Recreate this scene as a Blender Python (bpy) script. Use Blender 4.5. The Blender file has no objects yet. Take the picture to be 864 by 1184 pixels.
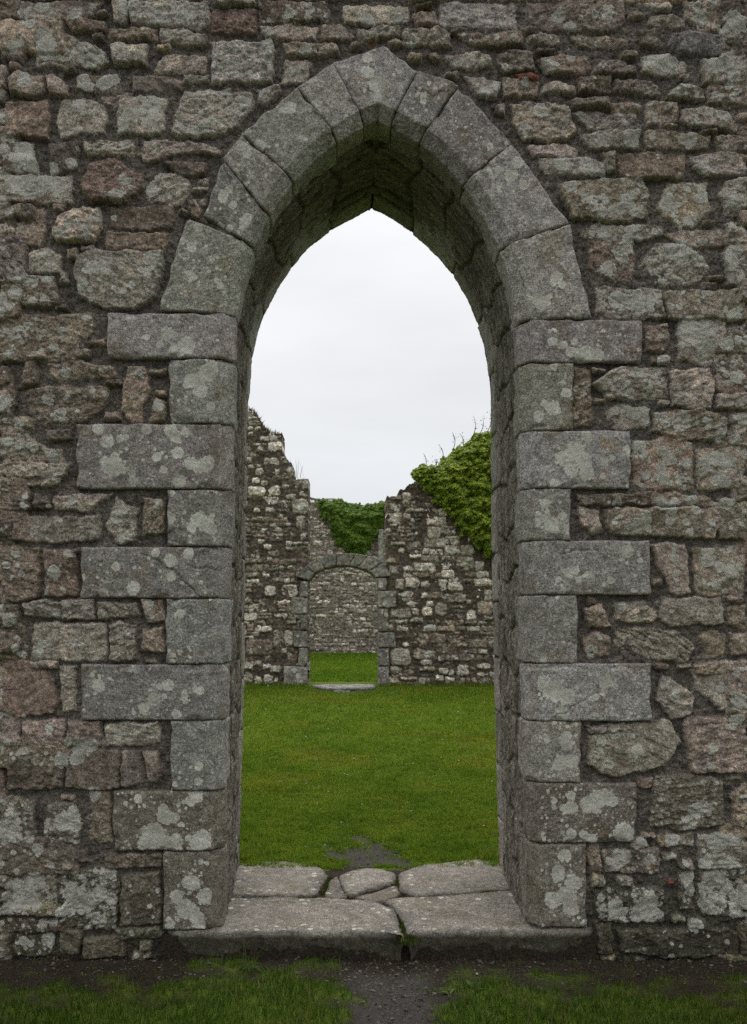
import bpy, math, random
import numpy as np
# ------------------------------------------------------------------ scale of the place
S = 0.0039                       # metres per traced unit on the front face of the gateway wall
VX, HY, DIST = 400.0, 690.0, 1070.0 * 0.0039
CX, CZ = (400 - 432) * S, (1108 - 690) * S
T_WALL = 1.0                     # thickness of the gateway wall
Z_LAWN = 0.115
C = bpy.context.scene.collection
rng = np.random.default_rng(7)
random.seed(7)

def W(px, py, y=0.0):
    k = (DIST + y) / DIST
    return np.array([CX + (px - VX) * S * k, y, CZ + (HY - py) * S * k])
def G(px, py, z):
    k = (CZ - z) / ((py - HY) * S)
    return np.array([CX + (px - VX) * S * k, DIST * k - DIST, z])

# ------------------------------------------------------------------ noise
_pr = np.random.default_rng(3)
_perm = _pr.permutation(1024).astype(np.int32)
_ang = _pr.random(1024) * 2 * np.pi
_gx, _gy = np.cos(_ang).astype(np.float32), np.sin(_ang).astype(np.float32)
def noise(x, y, seed=0):
    x = np.asarray(x, np.float32); y = np.asarray(y, np.float32)
    xi = np.floor(x); yi = np.floor(y)
    fx, fy = x - xi, y - yi
    xi = xi.astype(np.int32) + seed * 57; yi = yi.astype(np.int32) + seed * 131
    u = fx * fx * fx * (fx * (fx * 6 - 15) + 10); v = fy * fy * fy * (fy * (fy * 6 - 15) + 10)
    def g(a, b, dx, dy):
        h = _perm[(_perm[(xi + a) & 1023] + yi + b) & 1023]
        return _gx[h] * dx + _gy[h] * dy
    n00 = g(0, 0, fx, fy); n10 = g(1, 0, fx - 1, fy); n01 = g(0, 1, fx, fy - 1); n11 = g(1, 1, fx - 1, fy - 1)
    a = n00 + u * (n10 - n00); b = n01 + u * (n11 - n01)
    return (a + v * (b - a)) * 1.5
def fbm(x, y, seed=0, o=4, gain=0.5):
    t = 0; a = 1.0; s = 0
    for i in range(o):
        t = t + a * noise(x * 2 ** i, y * 2 ** i, seed + i * 7); s += a; a *= gain
    return t / s * 1.4
def sstep(a, b, x):
    t = np.clip((x - a) / (b - a), 0, 1); return t * t * (3 - 2 * t)

# ------------------------------------------------------------------ mesh helpers
def mk(name, verts, quads=None, tris=None, mat=None, parent=None, smooth=True, attrs=None):
    me = bpy.data.meshes.new(name)
    verts = np.ascontiguousarray(verts, np.float32).reshape(-1, 3)
    q = np.zeros((0, 4), np.int32) if quads is None else np.asarray(quads, np.int32).reshape(-1, 4)
    t = np.zeros((0, 3), np.int32) if tris is None else np.asarray(tris, np.int32).reshape(-1, 3)
    me.vertices.add(len(verts)); me.vertices.foreach_set('co', verts.ravel())
    me.loops.add(len(q) * 4 + len(t) * 3); me.polygons.add(len(q) + len(t))
    me.loops.foreach_set('vertex_index', np.concatenate([q.ravel(), t.ravel()]))
    st = np.concatenate([np.arange(len(q)) * 4, len(q) * 4 + np.arange(len(t)) * 3]).astype(np.int32)
    me.polygons.foreach_set('loop_start', st)
    me.polygons.foreach_set('use_smooth', np.full(len(q) + len(t), smooth))
    for k, a in (attrs or {}).items():
        a = np.asarray(a, np.float32)
        if a.ndim == 2:
            at = me.attributes.new(k, 'FLOAT_COLOR', 'POINT')
            if a.shape[1] == 3: a = np.concatenate([a, np.ones((len(a), 1), np.float32)], 1)
            at.data.foreach_set('color', np.ascontiguousarray(a).ravel())
        else:
            at = me.attributes.new(k, 'FLOAT', 'POINT'); at.data.foreach_set('value', np.ascontiguousarray(a))
    me.update(calc_edges=True); me.validate()
    if mat: me.materials.append(mat)
    o = bpy.data.objects.new(name, me); C.objects.link(o)
    if parent: o.parent = parent
    return o
def grid_quads(nu, nv, off=0, keep=None):
    i = np.arange((nu) * (nv)).reshape(nu, nv) + off
    q = np.stack([i[:-1, :-1], i[1:, :-1], i[1:, 1:], i[:-1, 1:]], -1)
    return q.reshape(-1, 4) if keep is None else q[keep]
def thing(name, label, cat, loc=(0, 0, 0), group=None):
    o = bpy.data.objects.new(name, None); C.objects.link(o); o.location = loc
    o['label'] = label; o['category'] = cat; o['kind'] = 'thing'
    if group: o['group'] = group
    o.empty_display_size = 0.2
    return o
def tag(o, label, cat=None, group=None, kind=None):
    o['label'] = label
    if cat: o['category'] = cat
    if group: o['group'] = group
    o['kind'] = kind or 'thing'
    return o

# ------------------------------------------------------------------ materials
class N:
    def __init__(s, name):
        s.m = bpy.data.materials.new(name); s.m.use_nodes = True; s.t = s.m.node_tree; s.t.nodes.clear()
    def n(s, typ, ins=None, **kw):
        d = s.t.nodes.new(typ)
        for k, v in kw.items(): setattr(d, k, v)
        for k, v in (ins or {}).items():
            i = d.inputs[k]
            if hasattr(v, 'is_output') or isinstance(v, bpy.types.NodeSocket): s.t.links.new(v, i)
            else: i.default_value = v
        return d
    def math(s, op, a, b=None, clamp=False):
        d = s.n('ShaderNodeMath', operation=op, use_clamp=clamp)
        for i, v in enumerate((a, b)):
            if v is None: continue
            if isinstance(v, bpy.types.NodeSocket): s.t.links.new(v, d.inputs[i])
            else: d.inputs[i].default_value = v
        return d.outputs[0]
    def mix(s, f, a, b, blend='MIX'):
        d = s.n('ShaderNodeMix', data_type='RGBA', blend_type=blend)
        for sock, v in ((d.inputs[0], f), (d.inputs[6], a), (d.inputs[7], b)):
            if isinstance(v, bpy.types.NodeSocket): s.t.links.new(v, sock)
            else: sock.default_value = v if not isinstance(v, tuple) else (*v, 1)[:4]
        return d.outputs[2]
    def noise(s, scale, detail=3, rough=0.6, vec=None, dist=0):
        d = s.n('ShaderNodeTexNoise', {'Scale': scale, 'Detail': detail, 'Roughness': rough, 'Distortion': dist})
        s.t.links.new(vec or s.pos(), d.inputs['Vector']); return d.outputs['Fac']
    def pos(s):
        if not hasattr(s, '_p'): s._p = s.n('ShaderNodeNewGeometry').outputs['Position']
        return s._p
    def attr(s, name, col=False):
        return s.n('ShaderNodeAttribute', attribute_name=name).outputs['Color' if col else 'Fac']
    def rng(s, v, a, b, c=0.0, d=1.0, typ='SMOOTHSTEP'):
        return s.n('ShaderNodeMapRange', {0: v, 1: a, 2: b, 3: c, 4: d}, interpolation_type=typ).outputs[0]
    def out(s, sh):
        o = s.n('ShaderNodeOutputMaterial'); s.t.links.new(sh, o.inputs[0]); return s.m

def stone_mat(name, grain=150.0, contrast=0.75, scale=1.0, bump=0.5):
    m = N(name)
    col = m.attr('Col', True)
    g1 = m.noise(grain * scale, 5, 0.85)
    g2 = m.noise(26 * scale, 5, 0.65, dist=0.4)
    k1 = m.math('MULTIPLY', m.rng(g1, 0.38, 0.62, 1 - contrast, 1 + contrast, 'LINEAR'), m.rng(m.noise(grain * scale * .37, 3, .7), .32, .68, .72, 1.28, 'LINEAR'))
    k2 = m.rng(g2, 0.3, 0.7, 0.72, 1.3, 'LINEAR')
    c = m.mix(1.0, col, m.n('ShaderNodeCombineColor', {0: m.math('MULTIPLY', k1, k2), 1: m.math('MULTIPLY', k1, k2), 2: m.math('MULTIPLY', k1, k2)}).outputs[0], 'MULTIPLY')
    # grey-green crusts of lichen: placed rosettes (attribute) with a ragged edge, and fine specks
    ln = m.noise(75 * scale, 4, 0.7)
    lf = m.math('ADD', m.attr('lich'), m.math('MULTIPLY', m.math('SUBTRACT', ln, 0.49), 0.8))
    lm = m.rng(lf, 0.0, 0.07)
    vor = m.n('ShaderNodeTexVoronoi', {'Scale': 38 * scale, 'Randomness': 1.0}, feature='F1')
    m.t.links.new(m.n('ShaderNodeVectorMath', {0: m.pos(), 1: m.n('ShaderNodeVectorMath', {0: m.n('ShaderNodeTexNoise', {'Scale': 60 * scale}).outputs['Color'], 'Scale': 0.016 / scale}, operation='SCALE').outputs[0]}, operation='ADD').outputs[0], vor.inputs['Vector'])
    sp = m.math('SUBTRACT', m.math('MULTIPLY', m.n('ShaderNodeSeparateColor', {0: vor.outputs['Color']}).outputs[0], m.math('MULTIPLY', m.attr('lamt'), 0.62)), vor.outputs['Distance'])
    spm = m.rng(sp, 0.0, 0.06)
    vo2 = m.n('ShaderNodeTexVoronoi', {'Scale': 95 * scale, 'Randomness': 1.0}, feature='F1')
    m.t.links.new(m.pos(), vo2.inputs['Vector'])
    sp2 = m.math('SUBTRACT', m.math('MULTIPLY', m.n('ShaderNodeSeparateColor', {0: vo2.outputs['Color']}).outputs[1], m.math('ADD', m.math('MULTIPLY', m.attr('lamt'), 0.35), 0.16)), vo2.outputs['Distance'])
    spm = m.math('MAXIMUM', spm, m.math('MULTIPLY', m.rng(sp2, 0.0, 0.1), 0.7))
    lm2 = m.math('MULTIPLY', m.math('MAXIMUM', lm, m.math('MULTIPLY', spm, 0.75)), m.rng(g1, 0.38, 0.55, 0.62, 1.0, 'LINEAR'))
    lcol = m.mix(m.rng(m.noise(9 * scale, 3), .32, .68), (0.50, 0.495, 0.43), (0.74, 0.745, 0.67))
    lcol = m.mix(m.rng(ln, 0.35, 0.7), m.mix(0.5, lcol, (0.36, 0.345, 0.29)), lcol)
    c = m.mix(lm2, c, lcol)
    oc = m.math('MULTIPLY', m.attr('orange'), m.rng(ln, 0.45, 0.6))
    c = m.mix(oc, c, (0.30, 0.15, 0.03))
    hgt = m.math('ADD', m.math('ADD', m.math('MULTIPLY', g1, 0.6), m.math('MULTIPLY', g2, 0.8)), m.math('MULTIPLY', lm2, 0.35))
    b = m.n('ShaderNodeBump', {'Strength': bump, 'Distance': 0.014 / scale, 'Height': hgt})
    p = m.n('ShaderNodeBsdfPrincipled', {'Base Color': c, 'Roughness': 0.85, 'Specular IOR Level': 0.25, 'Normal': b.outputs[0]})
    return m.out(p.outputs[0])
M_RUBBLE = stone_mat('weathered_rubble', 140, 0.75, 1.0, 0.9)
M_GRANITE = stone_mat('dressed_granite', 165, 0.8, 1.0, 0.7)
M_FAR = stone_mat('distant_rubble', 55, 0.6, 0.4, 0.8)

def leaf_mat(name, trans=0.35, rough=0.55, spec=0.3):
    m = N(name)
    c = m.attr('Col', True)
    d = m.n('ShaderNodeBsdfPrincipled', {'Base Color': c, 'Roughness': rough, 'Specular IOR Level': spec})
    t = m.n('ShaderNodeBsdfTranslucent', {'Color': c})
    x = m.n('ShaderNodeMixShader', {0: trans, 1: d.outputs[0], 2: t.outputs[0]})
    return m.out(x.outputs[0])
M_GRASS = leaf_mat('grass_blades', 0.4, 0.7, 0.12)
M_IVY = leaf_mat('ivy_leaves', 0.22, 0.5, 0.35)

def soil_mat():
    m = N('soil_and_turf')
    d = m.attr('dirt')
    n1 = m.noise(90, 5, 0.75); n2 = m.noise(9, 4, 0.6)
    turf = m.mix(n2, (0.075, 0.125, 0.010), (0.12, 0.17, 0.018))
    pathc = m.mix(m.attr('gravel'), m.mix(m.rng(n1, .3, .7), (0.009, 0.007, 0.005), (0.058, 0.044, 0.032)), m.mix(n1, (0.024, 0.021, 0.019), (0.11, 0.098, 0.09)))
    c = m.mix(d, turf, pathc)
    b = m.n('ShaderNodeBump', {'Strength': 0.8, 'Distance': 0.02, 'Height': n1})
    p = m.n('ShaderNodeBsdfPrincipled', {'Base Color': c, 'Roughness': 0.95, 'Specular IOR Level': 0.15, 'Normal': b.outputs[0]})
    return m.out(p.outputs[0])
M_SOIL = soil_mat()
def plain_mat(name, rough=0.8):
    m = N(name)
    n1 = m.noise(60, 4, 0.7)
    k = m.rng(n1, 0.3, 0.7, 0.7, 1.3, 'LINEAR')
    c = m.mix(1.0, m.attr('Col', True), m.n('ShaderNodeCombineColor', {0: k, 1: k, 2: k}).outputs[0], 'MULTIPLY')
    p = m.n('ShaderNodeBsdfPrincipled', {'Base Color': c, 'Roughness': rough, 'Specular IOR Level': 0.2})
    return m.out(p.outputs[0])
M_BITS = plain_mat('small_litter')
# ------------------------------------------------------------------ stones of the gateway wall, traced block by block
CROPS = {'A': (0, 0, 2.88), 'B': (0, 380, 2.88), 'C': (0, 760, 2.793), 'D': (564, 0, 2.88), 'E': (564, 380, 2.88), 'F': (564, 760, 2.793), 'G': (230, 0, 2.16)}
STONES = """
A g6 65,0 345,0 300,40 250,62 90,62 66,30
A g4 375,0 425,75
A l6 430,0 698,0 698,60 668,92 440,75 428,30
A r1 705,25 848,25 848,110 705,108
A g2 720,0 850,12
A d3 0,70 60,75 82,130 75,205 0,195
A d1 85,70 165,115
A d0 215,60 350,70 345,102 240,96
A b1 355,88 525,92 525,128 360,126
A l3 535,95 600,92 685,115 683,148 535,140
A l6 160,108 215,100 270,130 345,165 362,195 320,220 200,218 115,215 118,150
A g3 375,150 400,137 490,150 488,210 380,217
A g2 545,172 683,178 683,235 512,235 520,200
A k4 703,135 800,130 830,138 900,132 912,160 910,270 703,272
A b2 60,235 140,250 145,300 120,320 30,310 30,260
A p1 148,252 180,246 228,275 225,312 160,315
A o4 255,245 395,240 408,300 246,300
A p0 438,244 560,246 608,262 600,298 440,298
A g1 610,248 690,246 690,268 612,270
A g4 0,220 20,295
A r0 15,332 155,330 160,458 20,455
A l4 200,330 280,320 350,350 350,430 290,440 200,455 182,400
A p0 335,312 440,305 430,350 340,350
A l7 400,330 500,308 553,330 545,430 520,443 390,440 385,380
A g6 610,298 770,292 830,300 842,350 790,410 740,445 600,450 565,440 580,370
A d0 740,280 860,282 860,300 745,298
A l6 278,470 440,462 445,515 290,512
A g4 480,465 560,460 640,465 740,490 735,515 640,500 560,515 480,535 458,510
A d6 0,470 110,475 120,575 10,575
A d1 160,475 265,470 255,560 170,580
A l7 15,590 100,578 238,585 236,675 160,678 20,650
A r3 290,545 375,518 410,545 470,580 472,610 420,668 290,672 268,620
A g5 525,575 570,572 635,605 625,640 590,682 490,665 478,620
A d0 540,532 690,535 680,580 600,585
A b1 370,690 575,680 578,755 480,762 350,752
A b1 355,768 560,775 550,828 350,825
A b1 50,695 140,690 150,760 130,815 80,812
A d1 0,705 48,705 55,800 0,800
A g5 190,720 250,695 330,690 335,760 310,800 200,803 172,770
A d2 0,822 90,825 92,900 0,905
A l6 100,840 160,822 200,850 195,905 95,903
A g4 255,850 300,832 540,835 547,880 515,985 460,1025 360,1028 260,990 245,900
A b2 215,826 255,828 258,858 216,858
A b5 0,912 180,918 190,1000 150,1025 60,1010 0,1022
A l7 195,905 222,908 220,945 198,945
A b4 630,665 685,662 688,735 640,715
A b4 0,1042 200,1045 305,1040 310,1090 250,1150 0,1152
B b3 0,125 30,125 45,200 40,320 0,318
B p1 85,115 118,110 120,180 60,195
B b3 155,112 250,105 385,125 380,160 280,168 170,165
B b4 75,200 180,188 300,195 362,192 355,250 300,300 150,315 100,280
B o4 430,120 480,125 498,200 470,260 475,310 430,312 405,270 410,180
B o2 515,232 548,245 545,305 500,310
B b6 0,330 60,335 140,390 200,400 210,480 190,520 60,522 0,515
B d1 145,335 230,332 235,365 160,375
B d1 5,552 95,545 100,600 15,606
B d2 108,552 168,556 170,598 112,600
B g1 175,560 270,545 370,550 330,580 290,605 180,603
B g1 75,625 333,625 333,700 200,712 70,705
B g5 380,560 455,600 450,700 400,718 350,660
B b4 475,565 545,565 548,680 480,690
B d4 0,645 45,640 50,690 0,692
B b2 0,725 125,728 128,890 60,905 0,900
B r4 142,738 255,735 258,890 150,892
B g1 80,910 205,905 203,965 85,960
B g2 205,905 310,903 320,965 210,970
B g2 330,915 455,912 465,960 330,965
B b3 475,905 540,903 545,975 490,978
B d2 0,918 65,915 70,1000 0,1000
B g4 110,985 348,980 352,1108 250,1110 100,1100
B g2 362,990 400,978 450,990 455,1105 362,1105
B b2 470,1005 540,1000 545,1075 475,1080
B b3 0,1012 60,1015 75,1050 50,1090 0,1085
B g1 100,1108 190,1112 188,1130 105,1130
C r0 0,15 90,10 160,60 188,140 170,185 60,195 0,170
C g1 190,35 240,30 242,175 195,182
C p1 72,210 205,205 208,285 72,290
C p1 0,212 60,210 62,288 0,290
C p1 215,208 325,206 330,288 220,290
C g3 338,214 510,212 515,280 340,285
C p1 30,308 190,302 205,340 203,425 25,428
C p1 215,302 383,300 385,425 330,430 212,425
C p1 390,304 455,302 462,410 392,418
C p0 465,305 505,308 528,370 500,410 470,390
C n8 0,455 30,450 105,470 112,600 0,610
C n6 150,475 240,468 258,540 250,605 150,602 140,540
C b2 288,438 358,435 360,600 290,606
C d0 0,625 100,612 275,625 280,660 120,655 0,665
C n9 0,690 80,682 178,700 175,820 120,838 0,835
C n9 190,700 280,680 375,690 382,800 370,880 200,878 188,800
C d2 390,705 515,700 520,860 390,870
C n5 372,878 515,872 520,908 380,910
C n4 42,868 160,860 165,890 50,898
C n4 45,900 170,897 175,968 40,970
C d1 192,885 260,882 258,955 195,955
C d0 268,905 398,900 400,968 270,970
C d3 0,882 32,880 35,950 0,948
C d0 335,640 518,638 520,678 340,680
D p2 135,0 455,0 462,60 430,98 200,98 140,60
D l5 510,0 610,0 615,25 560,28
D l4 545,48 600,40 660,60 665,85 580,88 540,70
D l5 660,0 780,0 780,95 730,105 665,60
D l7 785,90 820,45 864,55 864,120 790,122
D b1 0,110 115,105 120,145 0,150
D g2 135,115 180,108 238,115 240,140 140,143
D b3 290,115 400,110 470,125 478,152 350,153 300,140
D k1 620,105 680,100 790,125 790,170 640,175 608,150
D d2 500,95 560,85 600,110 590,155 520,150
D g3 35,180 80,163 150,175 160,230 60,237 30,210
D o4 170,195 240,175 330,180 345,215 320,243 200,243
D p1 345,225 400,197 460,200 495,225 490,248 350,245
D l7 520,185 600,178 660,200 665,235 610,250 515,240
D l5 715,195 830,183 864,185 864,270 720,275
D x0 95,246 130,243 172,250 170,266 100,267
D g3 185,275 240,265 293,285 290,310 180,305
D b3 305,255 415,252 412,305 300,308
D g4 425,265 520,262 582,290 575,320 425,300
D l8 610,300 660,277 725,290 728,325 640,333 598,322
D b3 735,280 864,278 864,345 740,340
D g2 80,345 150,335 270,355 292,440 260,468 120,460 85,400
D b2 275,328 400,325 410,355 285,358
D o2 418,338 480,332 520,348 515,372 420,375
D g3 292,370 330,362 500,380 510,425 400,430 340,425
D p7 530,340 580,332 635,340 632,400 530,408
D g5 645,365 720,350 800,365 838,420 830,438 720,420 640,400
D l5 312,445 370,435 508,435 505,492 340,488
D o4 525,432 620,428 743,455 735,490 530,495
D g4 758,470 800,462 864,475 864,508 770,508
D g3 130,480 230,475 305,490 300,515 160,515
D b3 385,505 428,500 428,570 400,570 390,530
D l8 178,525 330,518 395,540 390,578 230,583 180,560
D o2 443,508 580,503 662,515 660,590 460,595 443,580
D g2 690,515 800,505 864,520 864,575 740,580 690,560
D o6 240,610 330,590 520,590 545,640 530,725 420,735 280,725 250,650
D o6 600,605 735,602 743,690 700,750 640,762 570,690
D g5 775,640 800,600 864,585 864,715 800,715
D l6 305,760 370,740 580,750 585,775 500,800 330,785
D b4 590,770 790,758 800,815 680,820
D g4 795,745 864,735 864,780 800,778
D r6 340,795 490,795 497,930 420,935 340,890
D l7 560,808 650,803 720,850 745,890 700,945 580,945 515,880
D l7 785,840 830,820 864,825 864,955 800,950
D l8 368,950 585,962 587,1060 365,1055
D b5 592,968 864,965 864,1062 600,1060
D b4 525,1085 600,1080 612,1130 600,1170 530,1165
D l7 635,1060 800,1056 803,1190 740,1215 640,1190
D g4 810,1085 864,1080 864,1220 815,1210
E l5 430,125 600,130 605,220 500,235 400,230 350,180
E g4 610,140 740,130 752,190 745,265 620,255
E r4 775,140 864,132 864,272 790,265
E l7 395,275 440,250 545,262 548,320 460,335 400,325
E b3 560,280 700,265 805,300 790,365 640,372 560,340
E b1 815,290 864,285 864,385 820,385
E o6 482,380 600,358 690,385 692,530 490,535
E b6 705,400 864,390 864,530 710,535
E b3 305,550 535,545 540,585 310,588
E b4 540,545 755,560 760,590 545,585
E p2 305,595 370,610 390,670 350,690 310,650
E b5 395,600 750,595 762,660 750,697 420,690 400,660
E b5 775,565 864,560 864,702 775,700
E p4 550,718 660,715 670,790 680,880 625,890 600,830 570,800
E b5 685,735 864,722 864,885 700,888
E l1 425,915 520,908 565,940 555,978 430,975
E g1 590,902 780,897 793,980 620,993 572,960
E b1 320,930 380,920 410,990 340,995
E b2 320,1040 370,1005 412,1030 405,1090 330,1098
E g0 430,1005 500,992 650,1015 692,1060 670,1108 500,1098 430,1050
E b3 712,1025 760,1005 800,1030 790,1090 740,1102
E b1 805,930 864,920 864,1000 810,990
E b2 812,1020 864,1010 864,1090 820,1085
E b1 690,1125 760,1112 864,1115 864,1152 700,1150
E b1 285,130 345,140 350,320 290,330
F g2 570,58 625,90 675,130 660,180 600,202 550,140
F g2 660,40 760,12 838,15 838,140 760,172 690,110
F g1 320,225 440,212 455,240 330,248
F g2 325,260 460,215 590,208 625,280 580,350 400,392 330,350
F p1 640,195 838,192 838,372 660,370 635,240
F n4 540,385 680,378 760,400 770,545 620,562 530,545
F b2 795,440 838,405 838,550 800,548
F l6 465,590 515,588 520,615 470,620
F o4 555,580 670,572 672,612 560,615
F b4 325,605 365,600 370,700 328,705
F d6 375,630 555,620 560,700 380,698
F n6 335,702 380,705 385,738 340,740
F d9 345,755 440,745 570,750 575,860 360,858
F n9 620,700 665,692 672,815 625,820
F n8 688,575 838,566 838,690 690,685
F n9 688,695 838,690 838,845 700,840 680,790
F n2 420,885 600,878 780,880 815,900 810,970 600,972 430,955
F d1 352,868 402,866 405,958 355,958
F d2 820,862 838,862 838,958 822,958
F x0 584,725 600,724 602,736 586,737
G b5 148,0 325,0 325,40 250,55 150,50
G g3 148,60 240,55 295,65 290,93 170,92
G b2 305,62 350,58 388,85 380,98 305,95
G l6 360,15 400,8 525,15 525,45 440,60 365,45
G g2 395,70 500,65 505,92 400,98
G b2 212,102 340,108 350,135 215,138
G g2 215,148 278,150 270,198 205,200
G g3 508,78 530,70 625,80 630,112 515,108
G b3 642,80 700,78 812,82 810,108 690,112
G k3 602,0 795,0 795,65 600,62
G g4 615,140 650,128 730,132 735,165 640,170
G g3 825,88 864,85 864,105 830,104
G g3 665,190 700,185 755,205 745,240 700,235
G b4 760,192 850,198 850,238 765,240
G b2 535,30 590,25 598,58 540,60
G o7 568,138 590,130 606,145 595,155
G g4 742,262 765,258 765,281 745,280
G g1 150,225 200,205 205,225 170,262 145,260
G d1 300,36 325,35 325,54 302,55
"""
PAL = {'g': (.215, .198, .174), 'b': (.195, .162, .126), 'r': (.170, .124, .102), 'd': (.135, .115, .096), 'o': (.195, .160, .114),
       'l': (.225, .212, .178), 'k': (.185, .180, .184), 'p': (.180, .150, .132), 'n': (.150, .140, .108), 'x': (.26, .07, .035),
       'w': (.41, .395, .36), 'm': (.150, .126, .102)}
def parse_stones(txt, crops, to_m):
    out = []
    for ln in txt.strip().splitlines():
        f = ln.split(); ox, oy, sc = crops[f[0]]
        pts = [tuple(float(v) for v in p.split(',')) for p in f[2:]]
        if len(pts) == 2:
            (a, b), (c, d) = pts; e = min(c - a, d - b) * 0.2
            pts = [(a + e, b), (c - e * .6, b + e * .2), (c, b + e), (c, d - e * .7), (c - e, d), (a + e * .5, d), (a, d - e), (a, b + e * .8)]
        pts = np.array([(ox + x / sc, oy + y / sc) for x, y in pts])
        out.append(dict(px=pts, poly=to_m(pts), col=f[1][0], lich=int(f[1][1])))
    return out
def px2m(p):
    p = np.asarray(p, float); return np.stack([(p[:, 0] - 432) * S, (1108 - p[:, 1]) * S], 1)

# dressed blocks: (outer x, y top, y bottom, inner x top, inner x bottom)
JL = [(124, 362, 415, 259, 257), (196, 415, 490, 257, 257), (89, 490, 566, 257, 255), (194, 566, 632, 254, 253), (94, 632, 692, 253, 251), (192, 692, 768, 251, 249), (94, 768, 833, 249, 248), (198, 833, 914, 248, 247), (131, 914, 984, 247, 246), (189, 984, 1075, 246, 245)]
JR = [(742, 370, 420, 613, 614), (663, 420, 498, 615, 616), (729, 498, 565, 617, 617), (660, 565, 625, 617, 618), (752, 625, 688, 618, 619), (667, 688, 767, 620, 620), (753, 767, 834, 621, 621), (671, 834, 905, 621, 622), (736, 905, 975, 623, 624), (678, 975, 1072, 624, 625)]
VL = [((184, 359), (216, 252), (280, 276), (259, 364)), ((236, 250), (258, 185), (303, 240), (280, 276)), ((258, 184), (279, 155), (329, 197), (303, 240)), ((279, 155), (343, 101), (383, 149), (329, 197)), ((343, 101), (385, 74), (416, 129), (383, 149))]
VR = [((483, 82), (531, 99), (493, 150), (458, 129)), ((531, 100), (593, 166), (547, 201), (493, 150)), ((593, 166), (658, 259), (592, 281), (547, 201)), ((658, 259), (684, 368), (612, 370), (592, 281))]
KEY = ((385, 74), (443, 52), (483, 82), (458, 129), (437, 120), (416, 129))

LICH = [  # big rosettes seen on the wall: x, y, radius
(30,178,15),(44,196,14),(20,210,12),(38,215,16),(62,210,12),(60,195,8),(150,132,9),(142,142,8),(136,152,7),(103,70,10),(112,62,10),(55,62,10),(50,55,9),(205,147,7),(215,18,12),(205,14,9),(190,25,8),(150,8,12),
(245,76,5),(266,75,4),(285,76,4),(265,265,3),(140,308,5),(163,313,4),(212,280,4),(220,318,5),(225,322,4),(258,230,6),(270,238,5),(265,265,5),(255,262,5),(280,170,6),(286,180,5),(330,130,3),
(194,386,8),(216,400,10),(202,404,6),(186,399,5),(170,390,4),(12,389,5),(55,461,8),(222,440,9),(240,432,11),(232,452,9),(245,425,8),(215,500,6),(207,524,7),(182,529,6),(190,543,5),(230,540,8),(240,536,9),(222,536,8),(130,540,12),(122,534,6),(125,510,8),(115,496,7),(140,508,5),(147,506,3),(146,506,4),(170,496,6),(208,557,8),(238,605,10),(228,602,8),(222,610,6),(246,612,7),(135,655,5),(198,648,8),(155,680,8),(120,685,6),
(195,792,7),(178,808,8),(205,825,6),(232,798,5),(215,810,4),(230,885,6),(230,903,5),(191,942,9),(178,966,16),(165,975,7),(197,973,8),(235,970,12),(228,975,8),(146,928,3),(28,1040,16),(40,1020,12),(20,1030,12),(12,1045,10),(80,1035,15),(95,1045,14),(115,1035,9),(128,1040,8),(75,1055,10),(110,1062,7),(215,1050,12),(222,1020,10),(238,1035,10),(228,1060,9),(205,1035,8),(10,960,14),(75,950,12),(88,940,10),
(660,408,7),(675,412,11),(690,412,8),(655,455,6),(622,482,7),(640,475,5),(665,522,12),(675,535,10),(678,548,9),(652,530,10),(660,545,8),(678,505,7),(640,560,6),(630,583,6),(638,608,9),(658,612,6),(650,597,5),(628,600,5),(656,662,6),(680,665,5),(665,660,5),(645,670,4),(679,664,4),(655,805,10),(640,800,12),(700,788,8),(650,825,9),(628,790,10),(685,805,7),(655,860,8),(660,880,9),(645,885,6),(655,850,6),(660,920,5),(640,925,4),(690,925,12),(680,930,10),(706,925,8),(720,962,12),(660,963,6),(652,988,8),(640,1040,10),(655,1035,12),(665,1020,8),(645,1005,7),(660,1050,9),
(740,976,9),(720,990,12),(712,1000,8),(752,995,8),(770,998,8),(705,996,5),(748,1050,14),(738,1058,9),(755,1040,7),(712,1055,9),(762,1058,6),(830,975,13),(845,972,8),(815,1000,8),(845,1005,14),(830,1045,13),(850,1030,14),(838,1020,10),(815,1045,7),(855,1045,12),(797,1015,9),(800,1030,8),(798,955,8),
(700,200,9),(650,188,10),(680,188,8),(725,232,9),(660,215,9),(735,245,7),(720,240,8),(798,254,6),(796,218,5),(728,160,9),(838,130,11),(822,78,9),(760,72,12),(775,68,11),(810,20,10),(845,30,14),(838,70,14),(850,80,10),(705,310,10),(725,285,9),(735,345,14),(715,345,11),(750,350,9),(760,320,11),(775,290,10),(790,300,9),(800,385,12),(810,395,12),(820,380,10),(790,390,8),(745,470,10),(735,475,10),(728,466,8),(788,488,12),(770,487,7),(765,540,7),(768,552,8),(790,555,6),(748,550,5),(830,530,10),(845,535,9),(840,558,8),(828,555,7),(800,577,8),(805,590,6),(775,588,8),(745,597,6),(735,605,6),(725,608,5),(820,635,9),(820,648,8),(845,660,7),(780,645,6),(598,189,7),(590,205,8),(605,215,6),(643,322,8),(650,330,5),(625,350,10),(672,315,4),(566,170,4),(437,100,10),(425,85,8),(720,700,6),(300,170,7),(850,290,9),(845,305,9),(790,160,6),(425,68,6)]
ORANGE = [(216, 338, 5), (699, 513, 7), (709, 518, 6), (703, 548, 5), (790, 440, 3), (700, 445, 3), (413, 92, 4), (430, 48, 5), (672, 898, 5), (690, 378, 3), (755, 1003, 4), (640, 595, 3)]

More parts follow.
